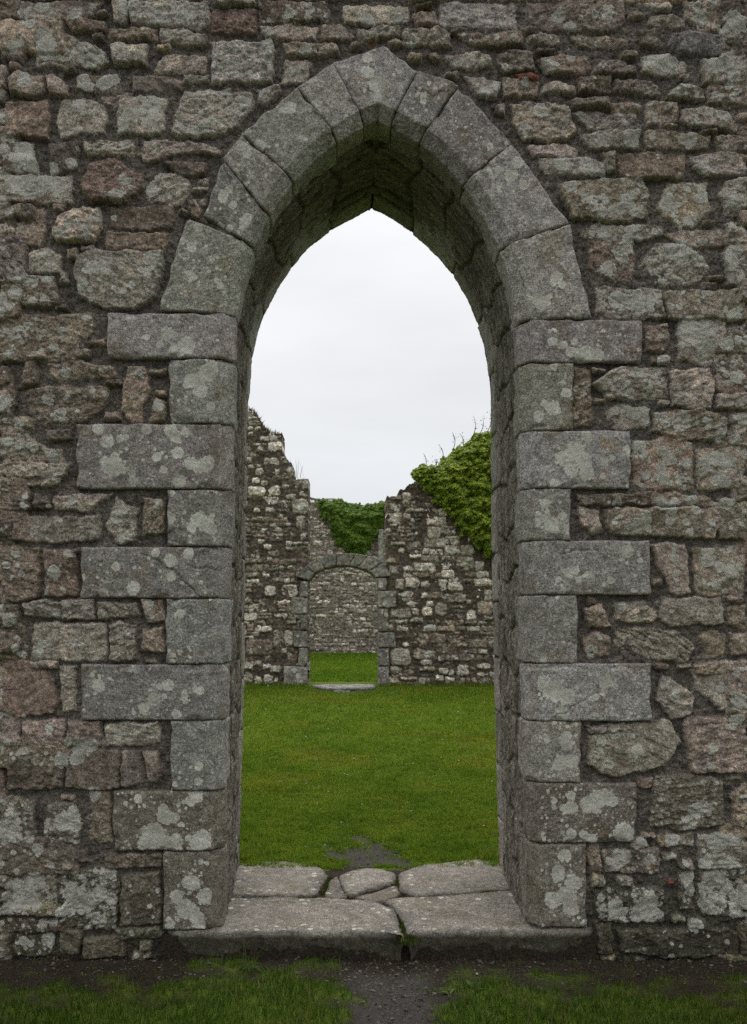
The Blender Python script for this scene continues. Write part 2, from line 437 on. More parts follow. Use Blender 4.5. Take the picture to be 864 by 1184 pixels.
def poly_sdf(x, z, P):
    d = np.full(x.shape, 1e9, np.float32); s = np.ones(x.shape, np.float32)
    n = len(P)
    for i in range(n):
        a = P[i]; b = P[i - 1]; ex, ez = b - a
        wx, wz = x - a[0], z - a[1]
        t = np.clip((wx * ex + wz * ez) / (ex * ex + ez * ez + 1e-12), 0, 1)
        bx, bz = wx - ex * t, wz - ez * t
        d = np.minimum(d, bx * bx + bz * bz)
        c1 = z >= a[1]; c2 = z < b[1]; c3 = ex * wz > ez * wx
        s = np.where((c1 & c2 & c3) | (~c1 & ~c2 & ~c3), -s, s)
    return np.sqrt(d) * s            # negative inside

def stamp_lichen(f, X, Z, lst):
    """rosettes as a signed field (positive inside), stamped on a rectilinear grid or on loose points"""
    for (lx, lz, r) in lst:
        if X.ndim == 2:
            i0, i1 = np.searchsorted(Z[:, 0], [lz - r * 1.5, lz + r * 1.5]); j0, j1 = np.searchsorted(X[0], [lx - r * 1.5, lx + r * 1.5])
            if i1 <= i0 or j1 <= j0: continue
            sl = (slice(i0, i1), slice(j0, j1))
        else:
            sl = np.nonzero((np.abs(X - lx) < r * 1.5) & (np.abs(Z - lz) < r * 1.5))[0]
            if not len(sl): continue
        dx, dz = X[sl] - lx, Z[sl] - lz
        rr = r * (1 + 0.16 * noise(X[sl] * (0.9 / r) + lx * 9, Z[sl] * (0.9 / r) + lz * 9, 5) + 0.10 * noise(X[sl] * (2.6 / r), Z[sl] * (2.6 / r), 6))
        f[sl] = np.maximum(f[sl], np.clip(1 - np.sqrt(dx * dx + dz * dz) / rr, -1, .6))
    return f

def scatter_lichen(poly, level, scale=1.0, r=rng):
    a0, a1 = poly.min(0), poly.max(0); area = np.prod(a1 - a0); out = []
    n = r.poisson(level * area / (0.0042 * scale ** 2) * 0.5)
    c = None
    for _ in range(n):
        if c is None or r.random() < 0.45: c = a0 + (a1 - a0) * r.random(2)
        p = c + r.normal(0, 0.018 * scale, 2)
        if poly_sdf(np.array([p[0]]), np.array([p[1]]), poly)[0] < -0.004 * scale:
            out.append((p[0], p[1], scale * min(0.034, 0.0065 * math.exp(abs(r.normal(0, .75))))))
    return out

def relief(xs, zs, stones, seed, rad=0.013, mort=-0.028, proud=(-0.003, 0.022), warp=1.0, sc=1.0, grow=.005, mcol=(.104, .097, .088), lich_extra=(), orange=()):
    """a stone-by-stone relief over the grid: returns height, colour, lichen field, lichen amount, orange, stone mask"""
    X, Z = np.meshgrid(np.asarray(xs, np.float32), np.asarray(zs, np.float32))
    wx = X + warp * sc * (0.010 * noise(X * 14 / sc, Z * 14 / sc, seed + 1) + 0.005 * noise(X * 45 / sc, Z * 45 / sc, seed + 2))
    wz = Z + warp * sc * (0.010 * noise(X * 14 / sc, Z * 14 / sc, seed + 3) + 0.005 * noise(X * 45 / sc, Z * 45 / sc, seed + 4))
    r1 = fbm(X * 22 / sc, Z * 30 / sc, seed + 11, 4, .6); r2 = noise(X * 9 / sc, Z * 75 / sc, seed + 21); r3 = noise(X * 95 / sc, Z * 95 / sc, seed + 25)
    v1 = fbm(X * 7 / sc, Z * 7 / sc, seed + 31, 3); v2 = fbm(X * 30 / sc, Z * 30 / sc, seed + 35, 3)
    h = mort * sc + sc * (0.010 * fbm(X * 8 / sc, Z * 8 / sc, seed + 41, 3) + 0.010 * fbm(X * 38 / sc, Z * 38 / sc, seed + 45, 3, .7) + 0.003 * r3)
    mc = np.array(mcol, np.float32)
    col = mc * np.clip(1 + 0.35 * v1 + 0.35 * v2, .4, 1.8)[..., None]
    lich = np.full(X.shape, -1, np.float32); lamt = np.full(X.shape, .12, np.float32); msk = np.zeros(X.shape, bool)
    r = np.random.default_rng(seed + 99); ll = []
    for st in stones:
        P = st['poly']; a0, a1 = P.min(0) - .025 * sc, P.max(0) + .025 * sc
        i0, i1 = np.searchsorted(zs, [a0[1], a1[1]]); j0, j1 = np.searchsorted(xs, [a0[0], a1[0]])
        H = r.uniform(*proud) * sc; tx, tz = r.normal(0, .035, 2)
        pl = [(r.uniform(-.38, .38), r.uniform(-.42, .42), r.random(2), r.uniform(0.0, .010)) for _ in range(5)]
        base = np.array(PAL[st['col']]) * r.uniform(.92 if st['col'] in 'gklw' else .74, 1.4) * (1 + r.normal(0, .022, 3)); alt = base * r.choice([.6, .7, 1.3, 1.2]) * np.array([1.05, 1, .93])
        amp = r.uniform(.5, 1.3)
        if i1 <= i0 or j1 <= j0: continue
        sl = (slice(i0, i1), slice(j0, j1))
        d = -poly_sdf(wx[sl], wz[sl], P) + grow * sc
        R = min(rad * sc, .3 * min(a1 - a0)) * r.uniform(.6, 1.25)
        t = np.clip(d / R, 0, 1)
        f = np.sqrt(np.clip(1 - (1 - t) ** 2, 0, 1))
        cx, cz = P.mean(0); ext = P.max(0) - P.min(0)
        top = np.full(d.shape, H + .012 * sc, np.float32)
        for (sx, sz, q, o) in pl:
            qx, qz = P.min(0) + ext * q
            top = np.minimum(top, H + o * sc + sx * (X[sl] - qx) + sz * (Z[sl] - qz))
        top = np.maximum(top, H - .016 * sc) + tx * (X[sl] - cx) + tz * (Z[sl] - cz)
        # own grain of this stone: bedding at its own angle, ledges and fractures
        an = r.normal(0, .45); ca, sa = math.cos(an), math.sin(an); lx, lz = (X[sl] - cx) / sc, (Z[sl] - cz) / sc
        ux, uz = lx * ca + lz * sa, -lx * sa + lz * ca; s0, s1, s2 = r.uniform(0, 60, 3); sd_ = int(r.integers(1, 400))
        q1 = fbm(ux * r.uniform(10, 24) + s0, uz * r.uniform(16, 40) + s1, sd_, 4, .62)
        bed = noise(ux * 5 + s1, uz * r.uniform(28, 70) + 1.5 * q1, sd_ + 3)
        frac = 1 - np.abs(noise(ux * r.uniform(7, 16) + s2, uz * r.uniform(9, 22) + s0, sd_ + 5)) * 3.2
        top = top + sc * amp * (0.0105 * q1 + r.uniform(0, .004) * bed + .0022 * r3[sl] - r.uniform(0, .009) * np.clip(frac, 0, 1) ** 3)
        hs = np.where(d > 0, -.035 * sc + (top + .035 * sc) * f, -1)
        w = hs > h[sl]
        k = sstep(-.1, .35, v1[sl] + .6 * v2[sl] + r.uniform(-.4, .2))[..., None]
        cs = base * (1 - k) + alt * k
        cs = cs * np.clip(1 + .38 * q1 + .3 * v2[sl], .45, 1.8)[..., None]
        h[sl] = np.where(w, hs, h[sl]); col[sl] = np.where(w[..., None], cs, col[sl]); msk[sl] |= w
        lamt[sl] = np.where(w, min(1, .22 + .11 * st['lich']), lamt[sl])
        if st['lich'] > 0: ll += scatter_lichen(P, st['lich'], sc, r)
    stamp_lichen(lich, X, Z, ll + list(lich_extra))
    lich = np.where(msk, lich, lich * .5 - .35)
    org = np.zeros(X.shape, np.float32)
    if len(orange): org = np.clip(stamp_lichen(org, X, Z, orange) * 3, 0, 1)
    lum = col.mean(-1, keepdims=True); col = (lum * np.array([1.05, .99, .91]) * .36 + col * .64) * np.array([1.27, 1.195, 1.135])
    h = h + sc * .002 * sstep(-.05, .1, lich)
    return X, Z, h, col, lich, lamt, org, msk

def courses(x0, x1, z0, z1, r, hrange=(.05, .17), wrange=(.09, .42), cols='gbbrdolpg', lich=(0, 6), gap=.014):
    out = []; z = z0
    while z < z1:
        hh = r.uniform(*hrange); x = x0 + r.uniform(-.2, 0)
        while x < x1:
            w = min(max(r.uniform(*wrange), hh * .7), hh * 5)
            if r.random() < .28 and hh > .1: subs = [(z, hh * .52), (z + hh * .52, hh * .48)]
            else: subs = [(z + r.uniform(-.01, .01), hh * r.uniform(.82, 1.08))]
            for (zz, h2) in subs:
                e = min(w, h2) * r.uniform(.08, .3); g = gap * r.uniform(.3, 1)
                a, b, c, d = x + g, zz + g * .7, x + w - g, zz + h2 - g * .7
                j = lambda: r.uniform(0, 1) * e
                out.append(dict(poly=np.array([(a + j(), b), (c - j(), b + j() * .3), (c, b + j()), (c - j() * .4, d - j()), (c - j(), d), (a + j(), d - j() * .3), (a, d - j()), (a + j() * .3, b + j())]), col=r.choice(list(cols)), lich=int(r.integers(lich[0], lich[1] + 1))))
            x += w
        z += hh
    return out
# ------------------------------------------------------------------ the opening: front arris, rear arris
def catmull(pts, n=14):
    P = np.array(pts, float); P = np.vstack([2 * P[0] - P[1], P, 2 * P[-1] - P[-2]]); out = []
    for i in range(1, len(P) - 2):
        t = np.linspace(0, 1, n, endpoint=False)[:, None]; a, b, c, d = P[i - 1:i + 3]
        out.append(.5 * (2 * b + (c - a) * t + (2 * a - 5 * b + 4 * c - d) * t ** 2 + (3 * b - a - 3 * c + d) * t ** 3))
    return np.vstack(out + [P[-2:-1]])
FL = [(437, 120), (416, 129), (383, 149), (354, 172), (329, 198), (303, 236), (281, 278), (268, 318), (260, 364), (257, 450), (255, 550), (253, 632), (251, 692), (249, 768), (248, 833), (247, 914), (246, 984), (245, 1092)]
FR = [(437, 120), (458, 129), (493, 150), (522, 174), (547, 202), (573, 241), (592, 281), (604, 322), (612, 370), (615, 450), (617, 550), (619, 690), (621, 830), (623, 940), (625, 1092)]
BL = [(430, 242), (417, 247), (387, 264), (367, 279), (350, 295), (326, 326), (307, 362), (296, 392), (291, 420), (288, 455), (286, 500), (284, 620), (282, 780), (279, 900), (276, 1012)]
BR = [(430, 242), (447, 249), (470, 264), (494, 285), (515, 307), (532, 330), (545, 355), (556, 387), (563, 420), (567, 455), (568, 500), (569, 620), (572, 780), (575, 900), (578, 1012)]
class Side:
    def __init__(s, front, back, sgn):
        f = catmull(front); s.F = np.stack([W(*p)[[0, 2]] for p in f]); s.py = f[:, 1]
        b = catmull(back); s.B = np.stack([W(*p, T_WALL)[[0, 2]] for p in b])
        al = lambda q: np.r_[0, np.cumsum(np.linalg.norm(np.diff(q, axis=0), axis=1))]
        s.LF = al(s.F)[-1]; s.fF, s.fB = al(s.F) / al(s.F)[-1], al(s.B) / al(s.B)[-1]; s.sgn = sgn
    def front(s, f): return np.stack([np.interp(f, s.fF, s.F[:, i]) for i in (0, 1)], -1)
    def back(s, f): return np.stack([np.interp(f, s.fB, s.B[:, i]) for i in (0, 1)], -1)
    def n(s, f):
        t = s.front(np.clip(f + .006, 0, 1)) - s.front(np.clip(f - .006, 0, 1)); t /= np.linalg.norm(t, axis=-1, keepdims=True)
        return np.stack([-t[..., 1], t[..., 0]], -1) * s.sgn
    def at_y(s, y): return np.interp(y, s.py, s.fF)
    def near(s, p):
        m = W(*p)[[0, 2]]; return s.fF[np.argmin(((s.F - m) ** 2).sum(1))]
    CI = 0.05
    def reveal(s, f, y):
        """point of the reveal at depth y behind the front face"""
        a = s.front(f) + s.n(f) * s.CI; b = s.back(f); t = np.clip((np.asarray(y) - s.CI) / (T_WALL - s.CI), 0, 1)[..., None]
        return a * (1 - t) + b * t
LS, RS = Side(FL, BL, -1), Side(FR, BR, 1)
for q in (LS, RS):      # normals must look into the opening
    if np.sign(q.n(np.array([.8]))[0, 0]) != (1 if q is LS else -1): q.sgn *= -1
def v3(xz, y): return np.stack([xz[..., 0], np.broadcast_to(y, xz.shape[:-1]), xz[..., 1]], -1)

LICH_M = [((x - 432) * S, (1108 - y) * S, r * S) for x, y, r in LICH]
ORANGE_M = [((x - 432) * S, (1108 - y) * S, r * S) for x, y, r in ORANGE]

CRACKS = [(165, 641), (200, 660), (200, 660), (232, 690), (482, 103), (498, 112), (498, 112), (518, 106), (258, 186), (268, 212), (258, 660), (224, 655), (640, 830), (690, 800), (560, 180), (572, 205), (646, 640), (690, 636)]
def strip_stone(name, parent, P, ref, step=.005, base=(.185, .18, .172), mat=None, rad=.0095, front_seg=True, lich=2, sc=1.0, seed=0, gap=.0015, relief_amp=1.0, skirt=.05, lamt=.25):
    """one dressed block: a sheet that runs along the polylines P (each nv x 3), turned in at its edges"""
    r = np.random.default_rng(seed + 1000)
    rows = []; segid = []
    for i in range(len(P) - 1):
        L = np.linalg.norm(P[i + 1] - P[i], axis=1).mean(); n = max(2, int(L / step))
        t = np.linspace(0, 1, n, endpoint=(i == len(P) - 2))
        for q in t: rows.append(P[i] * (1 - q) + P[i + 1] * q); segid.append(i)
    g = np.stack(rows); nu, nv = g.shape[:2]; segid = np.array(segid)
    su = np.r_[np.zeros((1, nv)), np.cumsum(np.linalg.norm(np.diff(g, axis=0), axis=2), 0)]
    sv = np.concatenate([np.zeros((nu, 1)), np.cumsum(np.linalg.norm(np.diff(g, axis=1), axis=2), 1)], 1)
    Lu, Lv = su[-1:], sv[:, -1:]
    nrm = np.cross(np.gradient(g, axis=0), np.gradient(g, axis=1)); nrm /= np.linalg.norm(nrm, axis=2, keepdims=True) + 1e-9
    if np.dot(nrm[0 if front_seg else -1].mean(0), ref) < 0: nrm = -nrm
    k0 = np.broadcast_to(segid[:, None] / 3.0, su.shape); a, b = su / sc + seed * 3.7, sv / sc + seed * 1.3
    # shrink for the joint, wobble the edges
    dv = np.gradient(g, axis=1); dv /= np.linalg.norm(dv, axis=2, keepdims=True) + 1e-9
    du = np.gradient(g, axis=0); du /= np.linalg.norm(du, axis=2, keepdims=True) + 1e-9
    sh = (1 - 2 * sv / Lv) * gap
    g = g + dv * (sh + .0035 * sc * noise(a * 9, b * 3, 3) * np.abs(1 - 2 * sv / Lv))[..., None]
    g = g + du * ((1 - su / Lu) * (.009 * sc * noise(a * 2, b * 13, 5) + gap))[..., None]
    tv = np.minimum(sv, Lv - sv); tu = np.minimum(su, Lu - su)
    R = rad * sc * (1 + .5 * noise(a * 12, b * 12, 8))
    # rounded corners too
    e = np.minimum(tu, tv); cn = np.hypot(np.maximum(2.2 * R - tu, 0), np.maximum(2.2 * R - tv, 0)); e = np.where((tu < 2.2 * R) & (tv < 2.2 * R), 2.2 * R - cn, e)
    e = np.clip(e / R, 0, 1); d = -R * (1 - np.sqrt(np.clip(1 - (1 - e) ** 2, 0, 1)))
    f1 = fbm(a * 16, b * 16, 12, 4, .6); f2 = noise(a * 85, b * 85, 14); f0 = fbm(a * 5, b * 5, 16, 2)
    d = d + relief_amp * sc * (.0044 * f1 + .0020 * f2 + .006 * f0)
    if front_seg and sc == 1:
        for c0, c1 in zip(CRACKS[::2], CRACKS[1::2]):
            a_, b_ = W(*c0)[[0, 2]], W(*c1)[[0, 2]]; ex = b_ - a_; X_, Z_ = g[..., 0] - a_[0] + .012 * noise(g[..., 0] * 22, g[..., 2] * 22, 51), g[..., 2] - a_[1] + .012 * noise(g[..., 0] * 22, g[..., 2] * 22, 52)
            tc_ = np.clip((X_ * ex[0] + Z_ * ex[1]) / (ex @ ex), 0, 1); d = d - .008 * sstep(.0065, .001, np.hypot(X_ - ex[0] * tc_, Z_ - ex[1] * tc_)) * (segid[:, None] == 0)
    chip = sstep(.15, .45, noise(a * 11, b * 11, 21)) * sstep(.035 * sc, 0, np.minimum(tu, tv)); d = d - .014 * sc * chip
    g = g + nrm * d[..., None]
    tone = r.uniform(.78, 1.14)
    col = np.array(base) * tone * (1 + r.normal(0, .02, 3)); v = fbm(a * 6, b * 6, 31, 4)
    k = sstep(.1, .6, v)[..., None]; col = col * (1 - k) + col * np.array([.82, .76, .68]) * k
    col = col * np.clip(1 + .25 * f1 + .12 * f2, .5, 1.6)[..., None]
    if front_seg and sc == 1: col = col * np.where(segid >= 1, 1.32 if P[0][:, 0].mean() < -.02 else 1.1, 1.0)[:, None, None]  # light caught by chamfers and reveals painted into the colour, strongest on the left
    lf = np.full(nu * nv, -1.0); og = np.zeros(nu * nv)
    if front_seg and lich is not None:
        X, Z = g[..., 0].ravel(), g[..., 2].ravel(); fm = np.repeat(segid == 0, nv)
        l2 = lf[fm]; poly = np.array([g[0, 0][[0, 2]], g[0, -1][[0, 2]], P[1][-1][[0, 2]], P[1][0][[0, 2]]])
        stamp_lichen(l2, X[fm], Z[fm], (LICH_M if sc == 1 else []) + scatter_lichen(poly, lich, sc, r) + ([(*(poly.min(0) + (poly.max(0) - poly.min(0)) * r.random(2)), .0035 + .006 * r.random() ** 2) for _ in range(int(520 * np.prod(poly.max(0) - poly.min(0)) * r.uniform(.4, 1.6)))] if sc == 1 else [])); lf[fm] = l2
        o2 = og[fm]; stamp_lichen(o2, X[fm], Z[fm], ORANGE_M if sc == 1 else []); og[fm] = np.clip(o2 * 3, 0, 1)
    la = np.where(np.repeat(segid == 0, nv) & front_seg, lamt, .08)
    V = g.reshape(-1, 3); idx = np.arange(nu * nv).reshape(nu, nv)
    loop = np.r_[idx[0, :], idx[1:, -1], idx[-1, -2::-1], idx[-2:0:-1, 0]]
    sk = V[loop] - nrm.reshape(-1, 3)[loop] * skirt
    n0 = len(V); m = len(loop); j = np.arange(m)
    q = np.vstack([grid_quads(nu, nv), np.stack([loop, loop[(j + 1) % m], n0 + (j + 1) % m, n0 + j], 1)])
    cc = np.vstack([col.reshape(-1, 3), col.reshape(-1, 3)[loop]])
    ex = lambda x: np.r_[x, x[loop]]
    return mk(name, np.vstack([V, sk]), q, mat=mat or M_GRANITE, parent=parent, attrs={'Col': cc, 'lich': np.r_[lf, np.full(m, -1)], 'lamt': ex(la), 'orange': ex(og)})

# ------------------------------------------------------------------ the gateway wall
wall = thing('gateway_wall', 'massive weathered rubble stone wall with a tall pointed archway of grey granite blocks', 'stone wall')
traced = parse_stones(STONES, CROPS, px2m)
occ = np.zeros((1200, 880), bool)
PX, PY = np.meshgrid(np.arange(880.), np.arange(1200.))
def mark(P, grow):
    a0 = np.maximum(P.min(0).astype(int) - 8, 0); a1 = P.max(0).astype(int) + 8
    sl = (slice(a0[1], a1[1]), slice(a0[0], a1[0])); occ[sl] |= poly_sdf(PX[sl], PY[sl], P) < grow
dressed_polys = [np.array(q, float) for q in VL + VR + [KEY]] + [np.array([(o, a), (i, a), (j, b), (o, b)], float) for (o, a, b, i, j) in JL + JR]
for st in traced: mark(st['px'], 1.5)
for q in dressed_polys: mark(q, 2.0)
occ[poly_sdf(PX, PY, np.array(FL[::-1] + FR[1:], float)) < 6] = True
occ[1078:, 188:690] = True
fr = np.random.default_rng(21); fill = []
for w0, w1, h0, h1, tries in ((42, 80, 12, 24, 2500), (24, 46, 10, 20, 5000), (14, 26, 7, 14, 12000), (10, 20, 4, 7, 7000)):
    for _ in range(tries):
        w, h = fr.uniform(w0, w1), fr.uniform(h0, h1); x, y = fr.uniform(0, 864 - 1), fr.uniform(0, 1112)
        x0, x1, y0, y1 = int(max(x - w / 2, 0)), int(min(x + w / 2, 879)), int(max(y - h / 2, 0)), int(y + h / 2)
        if occ[y0:y1 + 1, x0:x1 + 1].any(): continue
        e = min(w, h) * .38; j = lambda: fr.uniform(.1, 1) * e
        x0, x1, y0, y1 = x - w / 2, x + w / 2, y - h / 2, y + h / 2
        P = np.array([(x0 + j(), y0), (x1 - j(), y0 + j() * .3), (x1, y0 + j()), (x1, y1 - j()), (x1 - j(), y1), (x0 + j(), y1), (x0, y1 - j()), (x0, y0 + j())])
        low = y > 930
        fill.append(dict(px=P, poly=px2m(P), col=fr.choice(list('bdbpgn' if low else 'bdbpgorb')), lich=int(fr.integers(0, 7 if low else 5)))); mark(P, 1.5)
gr = np.random.default_rng(5); OH = dict(hrange=(.08, .24), wrange=(.13, .52), gap=.012)
outer = courses(-4.9, -1.70, -.1, 4.32, gr, **OH) + courses(1.71, 4.9, -.1, 4.32, gr, **OH) + courses(-4.9, 4.9, 4.33, 5.6, gr, **OH)
xs = np.r_[np.arange(-4.8, -1.72, .03), np.arange(-1.72, 1.72, .0042), np.arange(1.72, 4.81, .03)]
zs = np.r_[np.arange(-.12, 4.34, .0042), np.arange(4.34, 5.5, .03)]
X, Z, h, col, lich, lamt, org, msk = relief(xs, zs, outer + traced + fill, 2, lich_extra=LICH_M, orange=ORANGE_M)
# damp green film over the lowest courses
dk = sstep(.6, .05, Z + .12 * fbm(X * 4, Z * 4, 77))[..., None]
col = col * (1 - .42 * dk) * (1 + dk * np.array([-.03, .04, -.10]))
openp = np.vstack([LS.F[::-1], RS.F[1:]]); openp = np.vstack([openp, [[openp[-1, 0], -1]], [[openp[0, 0], -1]]])
keepv = poly_sdf(X, Z, openp) > .05
kc = keepv[:-1, :-1] & keepv[1:, :-1] & keepv[1:, 1:] & keepv[:-1, 1:]
q = grid_quads(*X.shape)[kc.ravel()][:, ::-1]
used = np.zeros(X.size, bool); used[q.ravel()] = True; remap = np.cumsum(used) - 1
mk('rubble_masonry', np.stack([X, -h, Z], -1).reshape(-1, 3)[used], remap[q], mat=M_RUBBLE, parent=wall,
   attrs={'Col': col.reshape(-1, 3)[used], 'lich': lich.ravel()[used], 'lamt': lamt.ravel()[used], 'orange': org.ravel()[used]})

# the rough core: the reveal between the two orders of dressed stone, the rear face, the top and the ends
V, Q, CC = [], [], []
def add_grid(P, c):
    o = sum(len(v) for v in V); n, m = P.shape[:2]; V.append(P.reshape(-1, 3)); Q.append(grid_quads(n, m, o)); CC.append(c.reshape(-1, 3))
ys = np.r_[.012, .03, np.arange(.05, .99, .006), .99]
fs = [np.linspace(0, 1, 420)] * 2
for sd in (LS, RS):
    f = np.linspace(0, 1, 700); A, Yg = np.meshgrid(f, ys, indexing='ij')
    p = sd.reveal(A, Yg); nn = sd.n(A)
    d = A * sd.LF
    band = sstep(.14, .2, Yg) * sstep(.86, .78, Yg)
    rough = .018 * fbm(d * 9, Yg * 14, 61, 4, .6) + .008 * noise(d * 50, Yg * 70, 62) + .012 * noise(d * 5, Yg * 5, 63)
    # roughly coursed face: joints every 0.1 to 0.25 m
    jd = d * 4.2 + .35 * noise(d * 2, Yg * 3, 64); jt = np.abs(jd - np.round(jd)); rough = rough - .026 * sstep(.09, .0, jt)
    off = -.026 + band * (.025 + .6 * rough)
    fade = sstep(0, .05, A)[..., None]
    p = p + nn * off[..., None]
    first = sd.front(A[:, 0]) - sd.n(A[:, 0]) * .14
    g = v3(p, Yg)
    g[:, 0] = v3(sd.front(A[:, 0]) - sd.n(A[:, 0]) * .02, .018); g[:, 1] = v3(sd.front(A[:, 0]) - sd.n(A[:, 0]) * .005, .045)
    k = fbm(d * 3, Yg * 9, 65, 4); s2 = fbm(d * 12, Yg * 40, 66, 3)
    s3 = fbm(d * 3.5, Yg * 26 + .8 * noise(d * 3, Yg * 5, 68), 67, 4)
    c = np.array([.178, .158, .130]) * (1 - .4 * sstep(.09, .02, jt))[..., None] * np.clip(1 + .5 * k + .35 * s2 + .85 * s3, .25, 1.9)[..., None]
    g0 = v3(first, .022)[:, None]
    g = np.concatenate([g0, g], 1); c = np.concatenate([c[:, :1], c], 1)
    add_grid(g, c)
    ob = sd.back(f); side = -1 if sd is LS else 1
    u = np.clip(f, 0, 1)
    outp = np.stack([np.where(u < .5, side * u / .5 * 4.8, side * 4.8), np.where(u < .5, 5.5, 5.5 - (u - .5) / .5 * 5.6)], -1)
    add_grid(np.stack([v3(ob, T_WALL - .01), v3(outp, T_WALL)], 1), np.full((len(f), 2, 3), .14))
for a, b in (((-4.8, 5.5), (4.8, 5.5)), ((-4.8, -.1), (-4.8, 5.5)), ((4.8, -.1), (4.8, 5.5))):
    P = np.array([[[a[0], -.01, a[1]], [a[0], T_WALL, a[1]]], [[b[0], -.01, b[1]], [b[0], T_WALL, b[1]]]], float); add_grid(P, np.full((2, 2, 3), .13))
VV = np.vstack(V)
mk('wall_core', VV, np.vstack(Q), mat=M_RUBBLE, parent=wall, attrs={'Col': np.vstack(CC), 'lich': np.full(len(VV), -1.), 'lamt': np.full(len(VV), .1), 'orange': np.zeros(len(VV))})

PROUD = -.012
cnt = [0]
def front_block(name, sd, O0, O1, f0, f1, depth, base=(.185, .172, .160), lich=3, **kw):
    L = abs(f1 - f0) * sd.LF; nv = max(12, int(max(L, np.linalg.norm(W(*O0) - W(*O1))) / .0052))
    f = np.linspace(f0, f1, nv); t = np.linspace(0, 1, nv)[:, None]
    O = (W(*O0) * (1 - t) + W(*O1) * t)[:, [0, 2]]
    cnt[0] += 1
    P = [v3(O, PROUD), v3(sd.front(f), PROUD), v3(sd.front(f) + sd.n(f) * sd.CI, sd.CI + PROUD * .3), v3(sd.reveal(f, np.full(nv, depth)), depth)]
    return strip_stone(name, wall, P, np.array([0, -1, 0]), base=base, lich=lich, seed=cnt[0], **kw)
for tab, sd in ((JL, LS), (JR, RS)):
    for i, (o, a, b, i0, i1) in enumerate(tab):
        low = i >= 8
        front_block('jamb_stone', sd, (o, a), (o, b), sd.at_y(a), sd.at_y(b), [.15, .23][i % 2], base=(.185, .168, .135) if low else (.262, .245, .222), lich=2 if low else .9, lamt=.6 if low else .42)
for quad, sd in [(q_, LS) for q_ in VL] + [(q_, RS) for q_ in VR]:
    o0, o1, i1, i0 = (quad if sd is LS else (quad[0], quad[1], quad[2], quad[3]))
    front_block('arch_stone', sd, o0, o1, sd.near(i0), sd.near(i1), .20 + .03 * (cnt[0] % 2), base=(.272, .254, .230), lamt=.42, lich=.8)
# keystone over the point of the arch
fl, frr = LS.near(KEY[5]), RS.near(KEY[3]); nv = 48; t = np.linspace(-1, 1, nv)
pick = lambda fn: np.stack([(getattr(LS, fn)(np.array([-tt * fl])) if tt < 0 else getattr(RS, fn)(np.array([tt * frr])))[0] for tt in t])
If = pick('front'); nn = pick('n'); nn = np.stack([np.convolve(np.pad(nn[:, i], 8, 'edge'), np.ones(17) / 17, 'valid') for i in (0, 1)], 1)
bk = pick('back'); O = np.stack([W(*p)[[0, 2]] for p in KEY[:3]]); O = np.stack([np.interp(t, [-1, .15, 1], O[:, i]) for i in (0, 1)], 1)
ch = If + nn * LS.CI; dp = .22; tt = (dp - LS.CI) / (T_WALL - LS.CI)
strip_stone('keystone', wall, [v3(O, PROUD), v3(If, PROUD), v3(ch, LS.CI), v3(ch * (1 - tt) + bk * tt, dp)], np.array([0, -1, 0]), base=(.265, .246, .222), lich=1, seed=77)

# the rear order of the arch, seen edge-on through the opening
rr = np.random.default_rng(11)
for sd in (LS, RS):
    f = 0.0; i = 0
    while f < .999:
        L = rr.uniform(.25, .36); f1 = min(1, f + L / sd.LF)
        if 1 - f1 < .03: f1 = 1
        nv = max(8, int((f1 - f) * sd.LF / .009)); ff = np.linspace(f, f1, nv); y0 = T_WALL - [.17, .33][i % 2]
        n2 = sd.n(ff)
        cnt[0] += 1
        strip_stone('rear_arch_stone' if f < .36 else 'rear_jamb_stone', wall, [v3(sd.reveal(ff, np.full(nv, y0)), y0), v3(sd.back(ff), T_WALL + .01), v3(sd.back(ff) - n2 * .24, T_WALL + .012)], np.array([0, 1, 0]), step=.009, front_seg=False, seed=cnt[0], base=(.26, .24, .215), gap=.003, rad=.009)
        f = f1; i += 1
